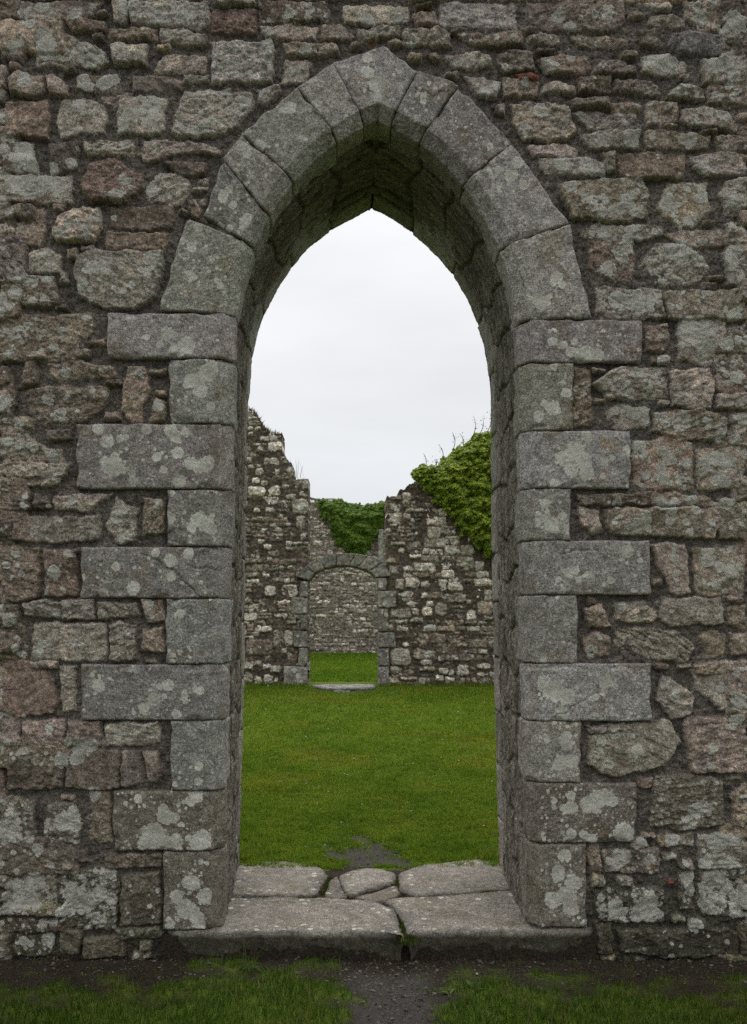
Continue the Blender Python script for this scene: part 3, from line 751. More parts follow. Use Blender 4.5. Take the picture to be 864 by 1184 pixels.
# ------------------------------------------------------------------ threshold slabs
def chaikin(P, n=2):
    for _ in range(n):
        Q = np.roll(P, -1, 0); P = np.stack([.75 * P + .25 * Q, .25 * P + .75 * Q], 1).reshape(-1, 2)
    return P
def slab(name, label, P, ztop, zbot, base, seed, group='slabs of the worn threshold', cat='stone slab', r=.016, m=200, nring=46, mat=None, bump=1.0, tilt=(0, 0), lich=1.5, soft=1):
    P = np.asarray(P, float)
    # subdivide straight runs so corners stay fairly crisp
    Qs = []
    for i in range(len(P)):
        a, b = P[i], P[(i + 1) % len(P)]; Qs += [a * .9 + b * .1, a * .5 + b * .5, a * .1 + b * .9]
    P = chaikin(np.array(Qs), soft); c = P.mean(0)
    L = np.r_[0, np.cumsum(np.linalg.norm(np.diff(np.vstack([P, P[:1]]), axis=0), axis=1))]
    s = np.linspace(0, L[-1], m, endpoint=False); PP = np.vstack([P, P[:1]])
    B = np.stack([np.interp(s, L, PP[:, i]) for i in (0, 1)], 1)
    dirn = B - c; R = np.linalg.norm(dirn, axis=1); dirn /= R[:, None]
    rings = []; kind = []
    nb = 12
    for k in range(nb): rings.append((-.04 * (1 - k / nb) ** 1.6, zbot + (ztop - r - zbot) * k / nb)); kind.append(0)
    for k in range(7):
        a = k / 6 * math.pi / 2; rings.append((-r * (1 - math.cos(a)), ztop - r + r * math.sin(a))); kind.append(1)
    V = []
    for (o, z) in rings: V.append(np.c_[c + dirn * (R + o)[:, None], np.full(m, z)])
    for k in range(1, nring + 1): V.append(np.c_[c + dirn * ((R - r) * (1 - k / nring))[:, None], np.full(m, ztop)]); kind.append(2)
    V = np.stack(V); kind = np.array(kind)[:, None] + np.zeros((1, m))
    x, y, z = V[..., 0], V[..., 1], V[..., 2]; u = s[None] + 0 * x
    w = np.where(kind < 2, 1, 0)
    dsp = bump * (.012 * fbm(x * 9 + seed, y * 9 + z * 12, 71, 4, .6) + .005 * noise((x + y) * 40 + seed, z * 45, 73)) * (w * .9)
    V[..., 0] += dirn[None, :, 0] * dsp; V[..., 1] += dirn[None, :, 1] * dsp
    top = sstep(zbot, ztop, z)
    V[..., 2] += top * bump * (.010 * fbm(x * 4 + seed, y * 4, 75, 3) + .0035 * fbm(x * 22, y * 22, 76, 3, .6)) + top * (tilt[0] * (x - c[0]) + tilt[1] * (y - c[1]))
    cb = np.array(base); v = fbm(x * 5 + seed, y * 5 + z * 5, 78, 4); v2 = fbm(x * 25, y * 25 + z * 25, 79, 3)
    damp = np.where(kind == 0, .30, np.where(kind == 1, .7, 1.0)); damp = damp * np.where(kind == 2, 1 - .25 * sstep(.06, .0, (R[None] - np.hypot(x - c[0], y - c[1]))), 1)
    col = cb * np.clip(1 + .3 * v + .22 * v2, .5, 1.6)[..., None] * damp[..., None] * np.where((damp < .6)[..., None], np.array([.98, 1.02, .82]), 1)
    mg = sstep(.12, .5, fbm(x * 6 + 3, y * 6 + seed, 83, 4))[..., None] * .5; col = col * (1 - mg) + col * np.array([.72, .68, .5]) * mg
    n = V.shape[0]; idx = np.arange(n * m).reshape(n, m); nx = np.roll(idx, -1, 1)
    q = np.stack([idx[:-1], nx[:-1], nx[1:], idx[1:]], -1).reshape(-1, 4)
    lf = np.full(n * m, -1.)
    rr_ = np.random.default_rng(seed)
    ls = [(p[0], p[1], rr_.uniform(.005, .016)) for p in c + (B[rr_.integers(0, m, int(lich * 10))] - c) * rr_.uniform(.6, .98, (int(lich * 10), 1))]
    stamp_lichen(lf, x.ravel(), y.ravel(), ls); lf = np.where(kind.ravel() == 2, lf, -1)
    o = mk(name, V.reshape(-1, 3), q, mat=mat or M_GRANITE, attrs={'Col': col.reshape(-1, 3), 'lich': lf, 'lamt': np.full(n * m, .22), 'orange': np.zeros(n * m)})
    return tag(o, label, cat, group)
ZT = (1108 - 1075) * S
gp = lambda pts, z=ZT: np.array([G(a, b, z)[:2] for a, b in pts])
SB = (.208, .189, .163)
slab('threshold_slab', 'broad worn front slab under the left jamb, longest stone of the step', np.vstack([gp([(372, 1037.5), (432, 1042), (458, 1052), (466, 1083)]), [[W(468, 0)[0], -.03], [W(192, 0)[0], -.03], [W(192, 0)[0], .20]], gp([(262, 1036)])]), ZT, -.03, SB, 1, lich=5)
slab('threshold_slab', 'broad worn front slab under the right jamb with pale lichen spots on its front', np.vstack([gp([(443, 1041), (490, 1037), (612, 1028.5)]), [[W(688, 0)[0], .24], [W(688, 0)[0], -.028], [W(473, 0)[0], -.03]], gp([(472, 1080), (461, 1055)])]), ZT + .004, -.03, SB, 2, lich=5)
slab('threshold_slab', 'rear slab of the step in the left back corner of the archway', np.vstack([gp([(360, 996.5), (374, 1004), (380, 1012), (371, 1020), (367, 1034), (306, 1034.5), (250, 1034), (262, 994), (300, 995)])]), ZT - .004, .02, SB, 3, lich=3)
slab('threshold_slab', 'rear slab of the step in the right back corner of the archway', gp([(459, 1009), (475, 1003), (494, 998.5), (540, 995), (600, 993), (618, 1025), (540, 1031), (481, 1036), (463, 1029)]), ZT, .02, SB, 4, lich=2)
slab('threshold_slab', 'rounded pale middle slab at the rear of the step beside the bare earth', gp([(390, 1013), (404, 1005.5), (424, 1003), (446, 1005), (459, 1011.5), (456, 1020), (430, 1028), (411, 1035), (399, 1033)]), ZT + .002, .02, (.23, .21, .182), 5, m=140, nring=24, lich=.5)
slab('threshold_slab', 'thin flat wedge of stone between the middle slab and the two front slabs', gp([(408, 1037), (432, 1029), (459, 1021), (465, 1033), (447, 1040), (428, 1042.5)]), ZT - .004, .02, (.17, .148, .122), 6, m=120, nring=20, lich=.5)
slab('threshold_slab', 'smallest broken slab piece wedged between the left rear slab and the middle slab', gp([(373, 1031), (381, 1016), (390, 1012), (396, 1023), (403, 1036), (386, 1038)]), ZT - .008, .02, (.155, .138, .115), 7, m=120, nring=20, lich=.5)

# ------------------------------------------------------------------ ground
def pix(x, y, z=0.0):
    k = (DIST + y) / DIST; return VX + (x - CX) / (S * k), HY + (CZ - z) / (S * k)
EDGE = [(-400, 1150), (0, 1150), (110, 1147), (195, 1141), (232, 1130), (265, 1117), (330, 1117), (375, 1128), (398, 1150), (404, 1215), (503, 1215), (508, 1150), (530, 1134), (556, 1131), (620, 1138), (700, 1142), (800, 1149), (864, 1146), (1300, 1150)]
EX, EY = np.array(EDGE, float).T
def cover(x, y):
    """how much turf grows at (x, y): 0 bare soil, 1 full sward"""
    front = y < .5
    px, py = pix(x, y); nz = fbm(x * 7, y * 7, 91, 4)
    cf = sstep(-20, 44, py - np.interp(px + 48 * fbm(x * 8 + 5, y * 8, 92, 4), EX, EY) + 44 * nz)
    qx, qy = pix(x, y, Z_LAWN); nz2 = fbm(x * 6, y * 6, 93, 4)
    e1 = np.hypot((qx - 428) / 52, (qy - 990) / 19); e2 = np.hypot((qx - 412) / 30, (qy - 970) / 5); e3 = np.hypot((qx - 398) / 42, (qy - 796.5) / 4.5); e4 = np.hypot((qx - 408) / 30, (qy - 953) / 2.5)
    e5 = np.hypot((qx - 428) / 190, (qy - 1012) / 8)
    cb = sstep(.62, 1.08, np.minimum(np.minimum(np.minimum(e1, e5), e2 + .15), np.minimum(e3, e4 + .3)) + .55 * nz2)
    return np.where(front, cf, cb)
gx = np.r_[-300, -120, -50, -20, np.arange(-10, -3, .5), np.arange(-3, 3, .022), np.arange(3, 10, .5), 20, 50, 120, 300]
gy = np.r_[-60, -20, -8, np.arange(-5, -1.2, .2), np.arange(-1.2, 3.5, .02), np.arange(3.5, 23, .12), 30, 50, 90, 160, 300]
GX, GY = np.meshgrid(gx, gy)
def gz(x, y):
    return Z_LAWN * sstep(.05, .9, y) + np.where(np.abs(x) < 12, .007 * fbm(x * 3, y * 3, 95, 3) + (.011 * fbm(x * 26, y * 26, 96, 3, .6) + .012 * fbm(x * 8, y * 8, 98, 2)) * (1 - cover(x, y)), 0) - .015 * (1 - cover(x, y)) * (y > .9) + .02 * cover(x, y) * (y < 0)
GZ = gz(GX, GY); GZ = np.where((GY > 0) & (GY < .95), GZ - .02, GZ)
cv = cover(GX, GY); px_, py_ = pix(GX, GY)
grav = np.where(GY < .5, sstep(75, 25, np.abs(px_ - 458) + 25 * fbm(GX * 6, GY * 6, 97)) * sstep(1118, 1140, py_), 1.0)
g = mk('ground', np.stack([GX, GY, GZ], -1).reshape(-1, 3), grid_quads(*GX.shape)[:, ::-1], mat=M_SOIL, attrs={'dirt': (1 - cv).ravel(), 'gravel': grav.ravel()})
tag(g, 'turf and bare trodden earth underfoot, running through the archway to the courtyard', kind='structure')

def blades(name, x, y, z, hgt, wid, col, parent=None, mat=None, lean=.55, r=None, flat=0.0):
    r = r or np.random.default_rng(1); n = len(x)
    a = r.random(n) * 2 * np.pi; b = r.random(n) * 2 * np.pi; ln = hgt * np.abs(r.normal(0, lean, n))
    dx, dy = np.cos(b) * ln, np.sin(b) * ln; wx, wy = np.cos(a) * wid / 2, np.sin(a) * wid / 2
    hz = hgt * np.clip(1 - .25 * (ln / hgt) ** 2, .35, 1)
    P = np.empty((n, 5, 3))
    P[:, 0] = np.c_[x - wx, y - wy, z - .006]; P[:, 1] = np.c_[x + wx, y + wy, z - .006]
    P[:, 2] = np.c_[x + dx * .38 - wx * .8, y + dy * .38 - wy * .8, z + hz * .6]; P[:, 3] = np.c_[x + dx * .38 + wx * .8, y + dy * .38 + wy * .8, z + hz * .6]
    P[:, 4] = np.c_[x + dx, y + dy, z + hz]
    i = np.arange(n)[:, None] * 5
    return mk(name, P.reshape(-1, 3), np.hstack([i, i + 1, i + 3, i + 2]), np.hstack([i + 2, i + 3, i + 4]), mat or M_GRASS, parent, attrs={'Col': np.repeat(col, 5, 0)})
def Y_of(py): return (CZ - Z_LAWN) / ((py - HY) * S) * DIST - DIST
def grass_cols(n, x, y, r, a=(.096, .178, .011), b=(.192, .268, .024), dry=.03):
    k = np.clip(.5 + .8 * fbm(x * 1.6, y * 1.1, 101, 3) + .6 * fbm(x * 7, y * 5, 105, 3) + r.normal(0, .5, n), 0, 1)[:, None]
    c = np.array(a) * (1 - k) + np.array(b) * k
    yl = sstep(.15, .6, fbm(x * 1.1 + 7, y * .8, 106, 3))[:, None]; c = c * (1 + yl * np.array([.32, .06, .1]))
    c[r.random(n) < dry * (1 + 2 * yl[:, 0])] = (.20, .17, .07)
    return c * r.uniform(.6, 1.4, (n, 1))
def sample(n, y0, y1, wl, wr, p, r):
    """more blades near the eye than far off"""
    u = r.random(n); a = (DIST + y0) ** (1 - p); b = (DIST + y1) ** (1 - p); y = (a + (b - a) * u) ** (1 / (1 - p)) - DIST
    x = CX + (-wl(y) + (wl(y) + wr(y)) * r.random(n)); return x, y
r = np.random.default_rng(31)
x, y = sample(440000, .98, 11.5, lambda y: .8 + .27 * y, lambda y: 1.0 + .30 * y, 1.6, r)
k = r.random(len(x)) < np.maximum(cover(x, y), .03); x, y = x[k], y[k]; n = len(x)
hh = (.020 + .022 * r.random(n)) * np.clip(.75 + .6 * fbm(x * 2, y * 2, 103, 3) + .5 * fbm(x * 9, y * 9, 104, 2), .4, 1.6) * np.where(y < 1.5, 1.1, 1)
o = blades('courtyard_grass', x, y, gz(x, y), hh, .0028 * (1 + .3 * y), grass_cols(n, x, y, r), r=r, lean=1.05)
tag(o, 'short green turf of the courtyard beyond the archway', kind='stuff')
x, y = sample(60000, 12.3, 20.4, lambda y: 2.6 + 0 * y, lambda y: 2.6 + 0 * y, 1.01, r); n = len(x)
o = blades('inner_court_grass', x, y, gz(x, y), .03 + .03 * r.random(n), np.full(n, .017), grass_cols(n, x, y, r, (.09, .185, .009), (.165, .27, .022)), r=r, lean=1.1)
tag(o, 'bright turf of the second court seen through the small doorway', kind='stuff')
x = r.uniform(-2.3, 2.2, 105000); y = r.uniform(-1.35, -.0, 105000)
k = r.random(len(x)) < np.maximum(cover(x, y) * .98, .06); x, y = x[k], y[k]; n = len(x)
cvp = cover(x, y)
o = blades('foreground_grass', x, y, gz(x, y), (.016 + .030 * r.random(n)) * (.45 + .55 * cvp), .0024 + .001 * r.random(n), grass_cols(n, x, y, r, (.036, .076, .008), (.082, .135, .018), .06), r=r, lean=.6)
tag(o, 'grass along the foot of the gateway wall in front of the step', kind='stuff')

# longer unmown fringe where the turf meets stone
n = 5200; k_ = r.random(n) < .45
x = np.where(k_, np.where(r.random(n) < .5, LS.back(np.array([1.]))[0, 0], RS.back(np.array([1.]))[0, 0]) + r.normal(0, .05, n), r.uniform(-5.5, 6, n)); y = np.where(k_, r.uniform(1.06, 1.25, n), Y_of(793) - .05 - np.abs(r.normal(0, .07, n)))
k_ |= (x < W(357, 0, Y_of(793))[0]) | (x > W(437, 0, Y_of(793))[0]); x, y = x[k_], y[k_]; n = len(x)
o = blades('fringe_grass', x, y, gz(x, y), r.uniform(.03, .11, n) * np.where(y < 2, .7, 1), np.where(y < 2, .004, .012), grass_cols(n, x, y, r, dry=.1), r=r, lean=.5)
tag(o, 'longer unmown grass fringing the foot of the ruined wall and the archway', kind='stuff')

# pebbles and crumbs of mortar, fallen petals
def rocks(name, pts, sizes, cols, r, label):
    base = np.array([(0, 0, 1), (1, 0, 0), (0, 1, 0), (-1, 0, 0), (0, -1, 0), (0, 0, -1)], float); T = [(0, 1, 2), (0, 2, 3), (0, 3, 4), (0, 4, 1), (5, 2, 1), (5, 3, 2), (5, 4, 3), (5, 1, 4)]
    Vb = list(map(tuple, base)); T2 = []; mid = {}
    def md(a, b):
        k = (min(a, b), max(a, b))
        if k not in mid: v = np.array(Vb[a]) + np.array(Vb[b]); mid[k] = len(Vb); Vb.append(tuple(v / np.linalg.norm(v)))
        return mid[k]
    for a, b, c in T: p, q_, s_ = md(a, b), md(b, c), md(c, a); T2 += [(a, p, s_), (p, b, q_), (s_, q_, c), (p, q_, s_)]
    Vb = np.array(Vb); n = len(pts); V = Vb[None] * (1 + r.normal(0, .16, (n, len(Vb), 1))) * sizes[:, None, None] * r.uniform(.55, 1.2, (n, 1, 3)) * np.array([1, 1, .6])
    a = r.random(n) * 6.28; ca, sa = np.cos(a)[:, None], np.sin(a)[:, None]
    V = np.stack([V[..., 0] * ca - V[..., 1] * sa, V[..., 0] * sa + V[..., 1] * ca, V[..., 2]], -1) + pts[:, None]
    F = (np.array(T2)[None] + np.arange(n)[:, None, None] * len(Vb)).reshape(-1, 3)
    o = mk(name, V.reshape(-1, 3), tris=F, mat=M_BITS, smooth=False, attrs={'Col': np.repeat(cols, len(Vb), 0)})
    return tag(o, label, kind='stuff')
x = np.r_[r.uniform(-1.8, 1.8, 2000), r.normal(.08, .17, 1500), r.normal(-.02, .16, 260)]; y = np.r_[-np.abs(r.normal(0, .2, 2000)), r.uniform(-.75, -.06, 1500), r.uniform(1.0, 1.6, 260)]
k = r.random(len(x)) > cover(x, y) * 1.1; x, y = x[k], y[k]; n = len(x)
sz = .0018 * np.exp(np.abs(r.normal(0, .7, n))); sz = np.minimum(sz, .011)
cc = np.array([.075, .066, .058]) * r.uniform(.35, 1.6, (n, 1)); cc[r.random(n) < .012] = (.26, .24, .22)
rocks('gravel', np.c_[x, y, gz(x, y) + sz * .2], sz, cc, r, 'small pebbles and crumbs of stone on the bare earth')
x, y = sample(42, 1.3, 10, lambda y: .6 + .1 * y, lambda y: .75 + .15 * y, 1.3, r)
n = len(x); rocks('fallen_petals', np.c_[x, y, gz(x, y) + .025], .0035 + .0007 * y + .002 * r.random(n), np.tile((.42, .40, .36), (n, 1)), r, 'tiny pale petals and leaf scraps scattered on the courtyard turf')
# moss in the joints of the step
mp = [gp([a, b]) for a, b in (((463, 1052), (472, 1084)), ((300, 1035.5), (372, 1037)), ((382, 1012), (374, 1030)), ((458, 1012), (461, 1034)), ((398, 1034), (430, 1029)), ((480, 1037), (610, 1027)))]
xx, yy = [], []
for s_, w_, nn_ in zip(mp, (.02, .006, .008, .010, .005, .004), (2600, 800, 700, 700, 400, 700)):
    t = r.random((nn_, 1)); p = s_[0] * (1 - t) + s_[1] * t + r.normal(0, w_, (nn_, 2)); xx.append(p[:, 0]); yy.append(p[:, 1])
x, y = np.concatenate(xx), np.concatenate(yy); n = len(x)
o = blades('moss', x, y, np.full(n, ZT - .024), .008 + .016 * r.random(n), np.full(n, .004), grass_cols(n, x, y, r, (.022, .04, .006), (.05, .075, .014), .05), r=r)
tag(o, 'dark green moss growing in the joints between the threshold slabs', kind='stuff')
# soil packed under the slabs
bed = np.array([[-.95, -.02], [1.0, -.02], [.98, 1.04], [-.85, 1.04]])
V = np.c_[np.vstack([bed, bed]), np.r_[np.full(4, -.05), np.full(4, ZT - .020)]]
o = mk('packed_earth', V, [[4, 5, 6, 7], [0, 1, 5, 4], [1, 2, 6, 5], [2, 3, 7, 6], [3, 0, 4, 7]], mat=M_SOIL, smooth=False, attrs={'dirt': np.ones(8), 'gravel': np.zeros(8)})
tag(o, 'dark earth packed between and beneath the threshold slabs', kind='structure')

# weeds
def weed(name, label, cat, px, py, nl, ln, wd, z=0.0, stalks=0, group=None, col=((.045, .085, .012), (.085, .135, .025))):
    p = G(px, py, z); t = thing(name, label, cat, tuple(p), group); rr2 = np.random.default_rng(int(px * 7 + py))
    V, Qs, Cs = [], [], []
    for i in range(nl):
        a = rr2.uniform(0, 6.28); L = ln * rr2.uniform(.55, 1.1); up = rr2.uniform(.25, 1.1); w = wd * rr2.uniform(.7, 1.2); d = np.array([math.cos(a), math.sin(a)]); s_ = np.array([-d[1], d[0]])
        o0 = len(V) * 1; c = np.array(col[0]) * (1 - rr2.random()) + np.array(col[1]) * rr2.random()
        b = sum(len(v) for v in V)
        tt = np.linspace(0, 1, 7); prof = np.sin(np.pi * (tt * .86 + .1)) ** .8 * w * (1 - tt * .25); prof[-1] = .0006
        cxy = d[None] * (L * (tt - .12 * tt ** 2))[:, None]; zz = L * (up * tt - (.35 + .5 * up) * tt ** 2)
        lft = np.c_[cxy + s_ * prof[:, None] / 2, zz + .004 + prof * .15]; rgt = np.c_[cxy - s_ * prof[:, None] / 2, zz + .004 + prof * .15]; md_ = np.c_[cxy, zz + .004]
        V.append(np.stack([lft, md_, rgt], 1).reshape(-1, 3)); Qs.append(grid_quads(7, 3, b)); Cs.append(np.tile(c, (21, 1)))
    mk('leaves', np.vstack(V), np.vstack(Qs), mat=M_GRASS, parent=t, attrs={'Col': np.vstack(Cs)})
    if stalks:
        n = stalks; blades('stalks', rr2.normal(0, .02, n), rr2.normal(0, .02, n), np.zeros(n), rr2.uniform(1.2, 2.6, n) * ln, np.full(n, .0022), np.tile((.085, .115, .035), (n, 1)), parent=t, r=rr2, lean=.35)
    return t
GW = 'weeds at the foot of the step'
weed('broadleaf_weed', 'spreading broad-leaved weed on the bare earth right of the trodden path', 'weed', 548, 1149, 26, .085, .016, stalks=10, group=GW)
weed('broadleaf_weed', 'small low weed rooted at the very edge of the grey gravel path', 'weed', 520, 1152, 12, .05, .011, group=GW)
weed('broadleaf_weed', 'weed with narrow leaves beneath the pale lichen spot on the right front slab', 'weed', 590, 1140, 18, .06, .008, stalks=10, group=GW)
weed('grass_tuft', 'wispy tall grass tuft with thin stalks against the left front slab', 'grass tuft', 287, 1122, 30, .075, .005, stalks=16, group=GW)
weed('grass_tuft', 'sparse grass tuft with bent stalks just left of the trodden path', 'grass tuft', 383, 1132, 18, .05, .004, stalks=10, group=GW)
weed('grass_tuft', 'low grass tuft below the left jamb where the soil meets the turf', 'grass tuft', 222, 1137, 20, .05, .004, stalks=6, group=GW)
# ------------------------------------------------------------------ the ruined wall across the courtyard
def ruin(parent, name, Yd, xs, zs, stones, seed, top, holes, thick, sc, mcol, proud=(0, .022), lich_extra=(), mat=None, mort=-.016, rad=.02):
    X, Z, h, col, lich, lamt, org, msk = relief(xs, zs, stones, seed, sc=sc, mcol=mcol, proud=proud, mort=mort, rad=rad, lich_extra=lich_extra)
    keep = top(X, Z)
    for f in holes: keep &= ~f(X, Z)
    kc = keep[:-1, :-1] & keep[1:, :-1] & keep[1:, 1:] & keep[:-1, 1:]
    idx = np.arange(X.size).reshape(X.shape); q = grid_quads(*X.shape)[kc.ravel()][:, ::-1]; NV = X.size
    K = np.pad(kc, 1); sk = []
    # boundary edges between kept and dropped cells become the broken edge of the wall
    e = K[1:-1, :-1] != K[1:-1, 1:]; a, b = idx[:-1][e], idx[1:][e]; sk.append(np.stack([a, b, b + NV, a + NV], 1))
    e = K[:-1, 1:-1] != K[1:, 1:-1]; a, b = idx[:, :-1][e], idx[:, 1:][e]; sk.append(np.stack([a, b, b + NV, a + NV], 1))
    q = np.vstack([q, q[:, ::-1] + NV] + sk)
    V = np.vstack([np.stack([X, Yd - h, Z], -1).reshape(-1, 3), np.stack([X, Yd + thick + 0 * h, Z], -1).reshape(-1, 3)])
    used = np.zeros(2 * NV, bool); used[q.ravel()] = True; rm = np.cumsum(used) - 1
    two = lambda a: np.concatenate([a, a], 0)[used]
    return mk(name, V[used], rm[q], mat=mat or M_FAR, parent=parent, attrs={'Col': two(col.reshape(-1, 3)), 'lich': two(lich.ravel()), 'lamt': two(lamt.ravel()), 'orange': two(org.ravel())})
def Y_of(py): return (CZ - Z_LAWN) / ((py - HY) * S) * DIST - DIST
YI = Y_of(793); YB = Y_of(756)
def toI(p): p = np.asarray(p, float); return np.stack([W(a, b, YI)[[0, 2]] for a, b in p])
ICR = {'a': (275, 460, 5.082), 'b': (275, 640, 5.082), 'c': (430, 490, 5.4), 'd': (430, 640, 5.4)}
ISTONES = """
a w5 60,520 160,575
a w5 180,515 250,575
a w4 145,580 245,625
a g4 185,205 262,255
a w4 180,258 265,312
a w3 130,225 180,250
a w4 115,285 150,310
a w4 190,350 245,395
a w3 155,355 188,392
a l5 258,400 327,460
a w4 200,415 245,455
a w4 105,415 145,450
a g4 330,470 420,535
a w5 365,540 412,578
a w3 135,488 172,510
a w3 85,470 125,500
a l5 320,595 412,680
a w3 95,645 125,672
a w3 165,640 210,670
a d3 250,345 297,395
a l3 260,510 300,530
a l3 345,690 410,770
a l2 370,790 405,830
a w4 120,830 155,857
a w5 150,862 195,890
a w5 285,845 320,867
a l4 280,875 332,895
a l4 180,900 240,932
a w3 175,936 202,960
a w3 60,285 75,310
a w3 62,165 88,185
a w3 100,170 135,185
a w3 60,200 85,220
a l3 62,135 160,160
b w6 155,190 220,250
b w5 260,183 350,255
b w5 248,75 270,95
b w5 295,70 320,90
b g4 210,455 270,550
b g3 275,455 325,545
b b2 290,555 350,655
b w5 90,715 145,765
b w5 155,710 250,765
b w5 35,630 92,680
b w5 150,650 185,675
b l5 188,660 250,700
b l4 98,635 140,660
b l4 35,700 85,760
b w3 145,120 185,140
b m2 50,500 200,600
c w4 88,553 190,635
c w5 192,430 245,475
c w4 195,560 243,595
c r4 140,500 190,550
c l4 330,490 385,522
c w4 335,525 415,580
c w4 420,525 480,578
c w5 345,582 465,632
c w5 355,640 430,715
c l5 432,632 525,690
c l5 325,715 400,775
c l4 404,715 465,775
c l5 458,700 550,755
c w4 455,758 555,815
c l4 560,760 640,818
c w4 320,778 355,812
c w4 358,780 445,815
c w5 50,770 92,805
c w4 60,730 85,750
c w4 265,670 288,697
c w4 172,780 200,805
c g3 105,885 168,938
c w5 265,868 400,922
c w5 200,875 262,922
c w5 430,860 515,907
c w4 440,915 515,962
c w4 645,860 700,915
c w5 660,920 730,958
c w5 640,965 750,1010
c l4 530,830 640,900
c l3 310,820 420,855
c l4 430,822 525,850
d w5 210,148 298,212
d w4 310,175 360,207
d w6 365,155 468,237
d w6 480,150 565,232
d w5 625,225 695,295
d w5 703,225 755,292
d w5 310,245 345,275
d w4 215,303 312,330
d w5 340,300 385,328
d l5 395,310 470,385
d w4 255,340 290,385
d w5 320,335 375,387
d g4 112,342 245,400
d w5 593,355 650,415
d w4 145,405 230,435
d l4 240,402 320,430
d w4 160,448 275,487
d b2 195,495 355,575
d b2 360,500 460,560
d b2 465,510 605,560
d b2 408,560 545,630
d g4 260,588 400,660
d g4 118,592 243,697
d w4 195,553 230,585
d w5 305,665 375,695
d l4 118,705 190,770
d b2 200,700 300,760
d w5 535,695 605,760
d l5 420,715 475,755
d l5 480,725 515,760
d w5 400,765 445,795
d w5 462,770 522,805
d l3 150,160 200,222
d l4 160,235 255,270
d l4 190,275 265,300
d l3 430,250 590,305
d b3 660,300 755,380
d l3 660,690 740,720
"""
itr = parse_stones(ISTONES, ICR, toI)
r = np.random.default_rng(14)
x0, x1 = W(150, 0, YI)[0], W(720, 0, YI)[0]
ic = courses(x0 - 3, x1 + 3, 0, 7, r, hrange=(.05, .15), wrange=(.08, .38), cols='mmmmddbbbbbplolww', lich=(1, 5), gap=.012)
bb = np.array([np.r_[s['poly'].min(0), s['poly'].max(0)] for s in itr])
def clash(s):
    a, b = s['poly'].min(0), s['poly'].max(0); m = .15 * (b - a)
    return bool(((bb[:, 0] < b[0] - m[0]) & (bb[:, 2] > a[0] + m[0]) & (bb[:, 1] < b[1] - m[1]) & (bb[:, 3] > a[1] + m[1])).any())
ic = [s for s in ic if not clash(s)]
TOPL = [(-200, 440), (150, 450), (270, 466), (288, 473), (294, 476), (298, 482), (303, 492), (312, 500), (326.5, 501.5), (327, 523), (333, 532), (339.5, 540), (340, 552), (357.4, 552.5), (357.8, 900), (446.2, 900), (446.8, 574), (461, 572.5), (461.5, 566), (476, 560), (495, 546), (520, 534), (545, 520), (575, 510), (640, 500), (800, 490), (1200, 500)]
tI = toI(TOPL)
topI = lambda X, Z: Z + .05 * noise(X * 5, Z * 5, 41) + .03 * noise(X * 16, Z * 16, 42) < np.interp(X, tI[:, 0], tI[:, 1])
ea, eb = W(357.2, 0, YI)[0], W(446.8, 0, YI)[0]
holeI = lambda X, Z: (X + .03 * noise(Z * 4, Z * 0, 47) > ea) & (X + .03 * noise(Z * 4, Z * 0 + 3, 48) < eb)
fa, fb = W(276, 0, YI)[0], W(590, 0, YI)[0]
xs = np.r_[np.arange(fa - 4, fa, .05), np.arange(fa, fb, .0125), np.arange(fb, fb + 4, .05)]; zs = np.arange(-.05, W(0, 425, YI)[2], .0125)
inner = thing('ruined_wall', 'broken rubble wall across the courtyard with a small round-headed doorway', 'ruined wall', (0, 0, 0))
ruin(inner, 'rubble_masonry', YI, xs, zs, ic + itr, 40, topI, [holeI], .75, 1.7, (.082, .066, .050), proud=(-.004, .02), mort=-.013)
def iblock(name, O0, O1, I0, I1, n2, seed, base=(.225, .215, .19), proud=-.05, nv=24):
    t = np.linspace(0, 1, nv)[:, None]; q = lambda a, b: W(*a, YI)[[0, 2]] * (1 - t) + W(*b, YI)[[0, 2]] * t
    O, I = q(O0, O1), q(I0, I1); n2 = np.broadcast_to(np.array(n2, float), I.shape)
    return strip_stone(name, inner, [v3(O, YI + proud), v3(I, YI + proud), v3(I + n2 * .006, YI + proud + .015), v3(I - n2 * .02, YI + .78)], np.array([0, -1, 0]), step=.014, base=base, sc=1.5, seed=seed, lich=1.5, gap=.004, skirt=.12, rad=.012, lamt=.4, mat=M_FAR)
for i, (a, b, o) in enumerate([(672, 690.5, 347), (690.5, 710, 336.5), (710, 729, 347.5), (729, 748.5, 339.5), (748.5, 770, 345.5), (770, 795, 328)]): iblock('jamb_stone', (o, a), (o, b), (355.4, a), (355.4, b), (1, 0), 200 + i)
for i, (a, b, o) in enumerate([(668, 683, 447.5), (683, 703, 458), (703, 731, 449.3), (731, 749, 456.5), (749, 770, 450), (770, 796, 450)]): iblock('jamb_stone', (o, a), (o, b), (437.4, a), (437.4, b), (-1, 0), 220 + i)
oc = catmull([(342.5, 667), (357, 652), (373, 644.5), (393, 640.3), (413, 640.8), (432, 644.5), (443, 650), (452, 666)], 10); icv = catmull([(356.6, 671), (364, 662), (377, 656), (397, 653.2), (413, 655), (428, 661), (436, 668)], 10)
al = lambda q: np.r_[0, np.cumsum(np.linalg.norm(np.diff(q, axis=0), axis=1))] / np.linalg.norm(np.diff(q, axis=0), axis=1).sum()
cut = [0, .13, .27, .43, .60, .71, .86, 1]
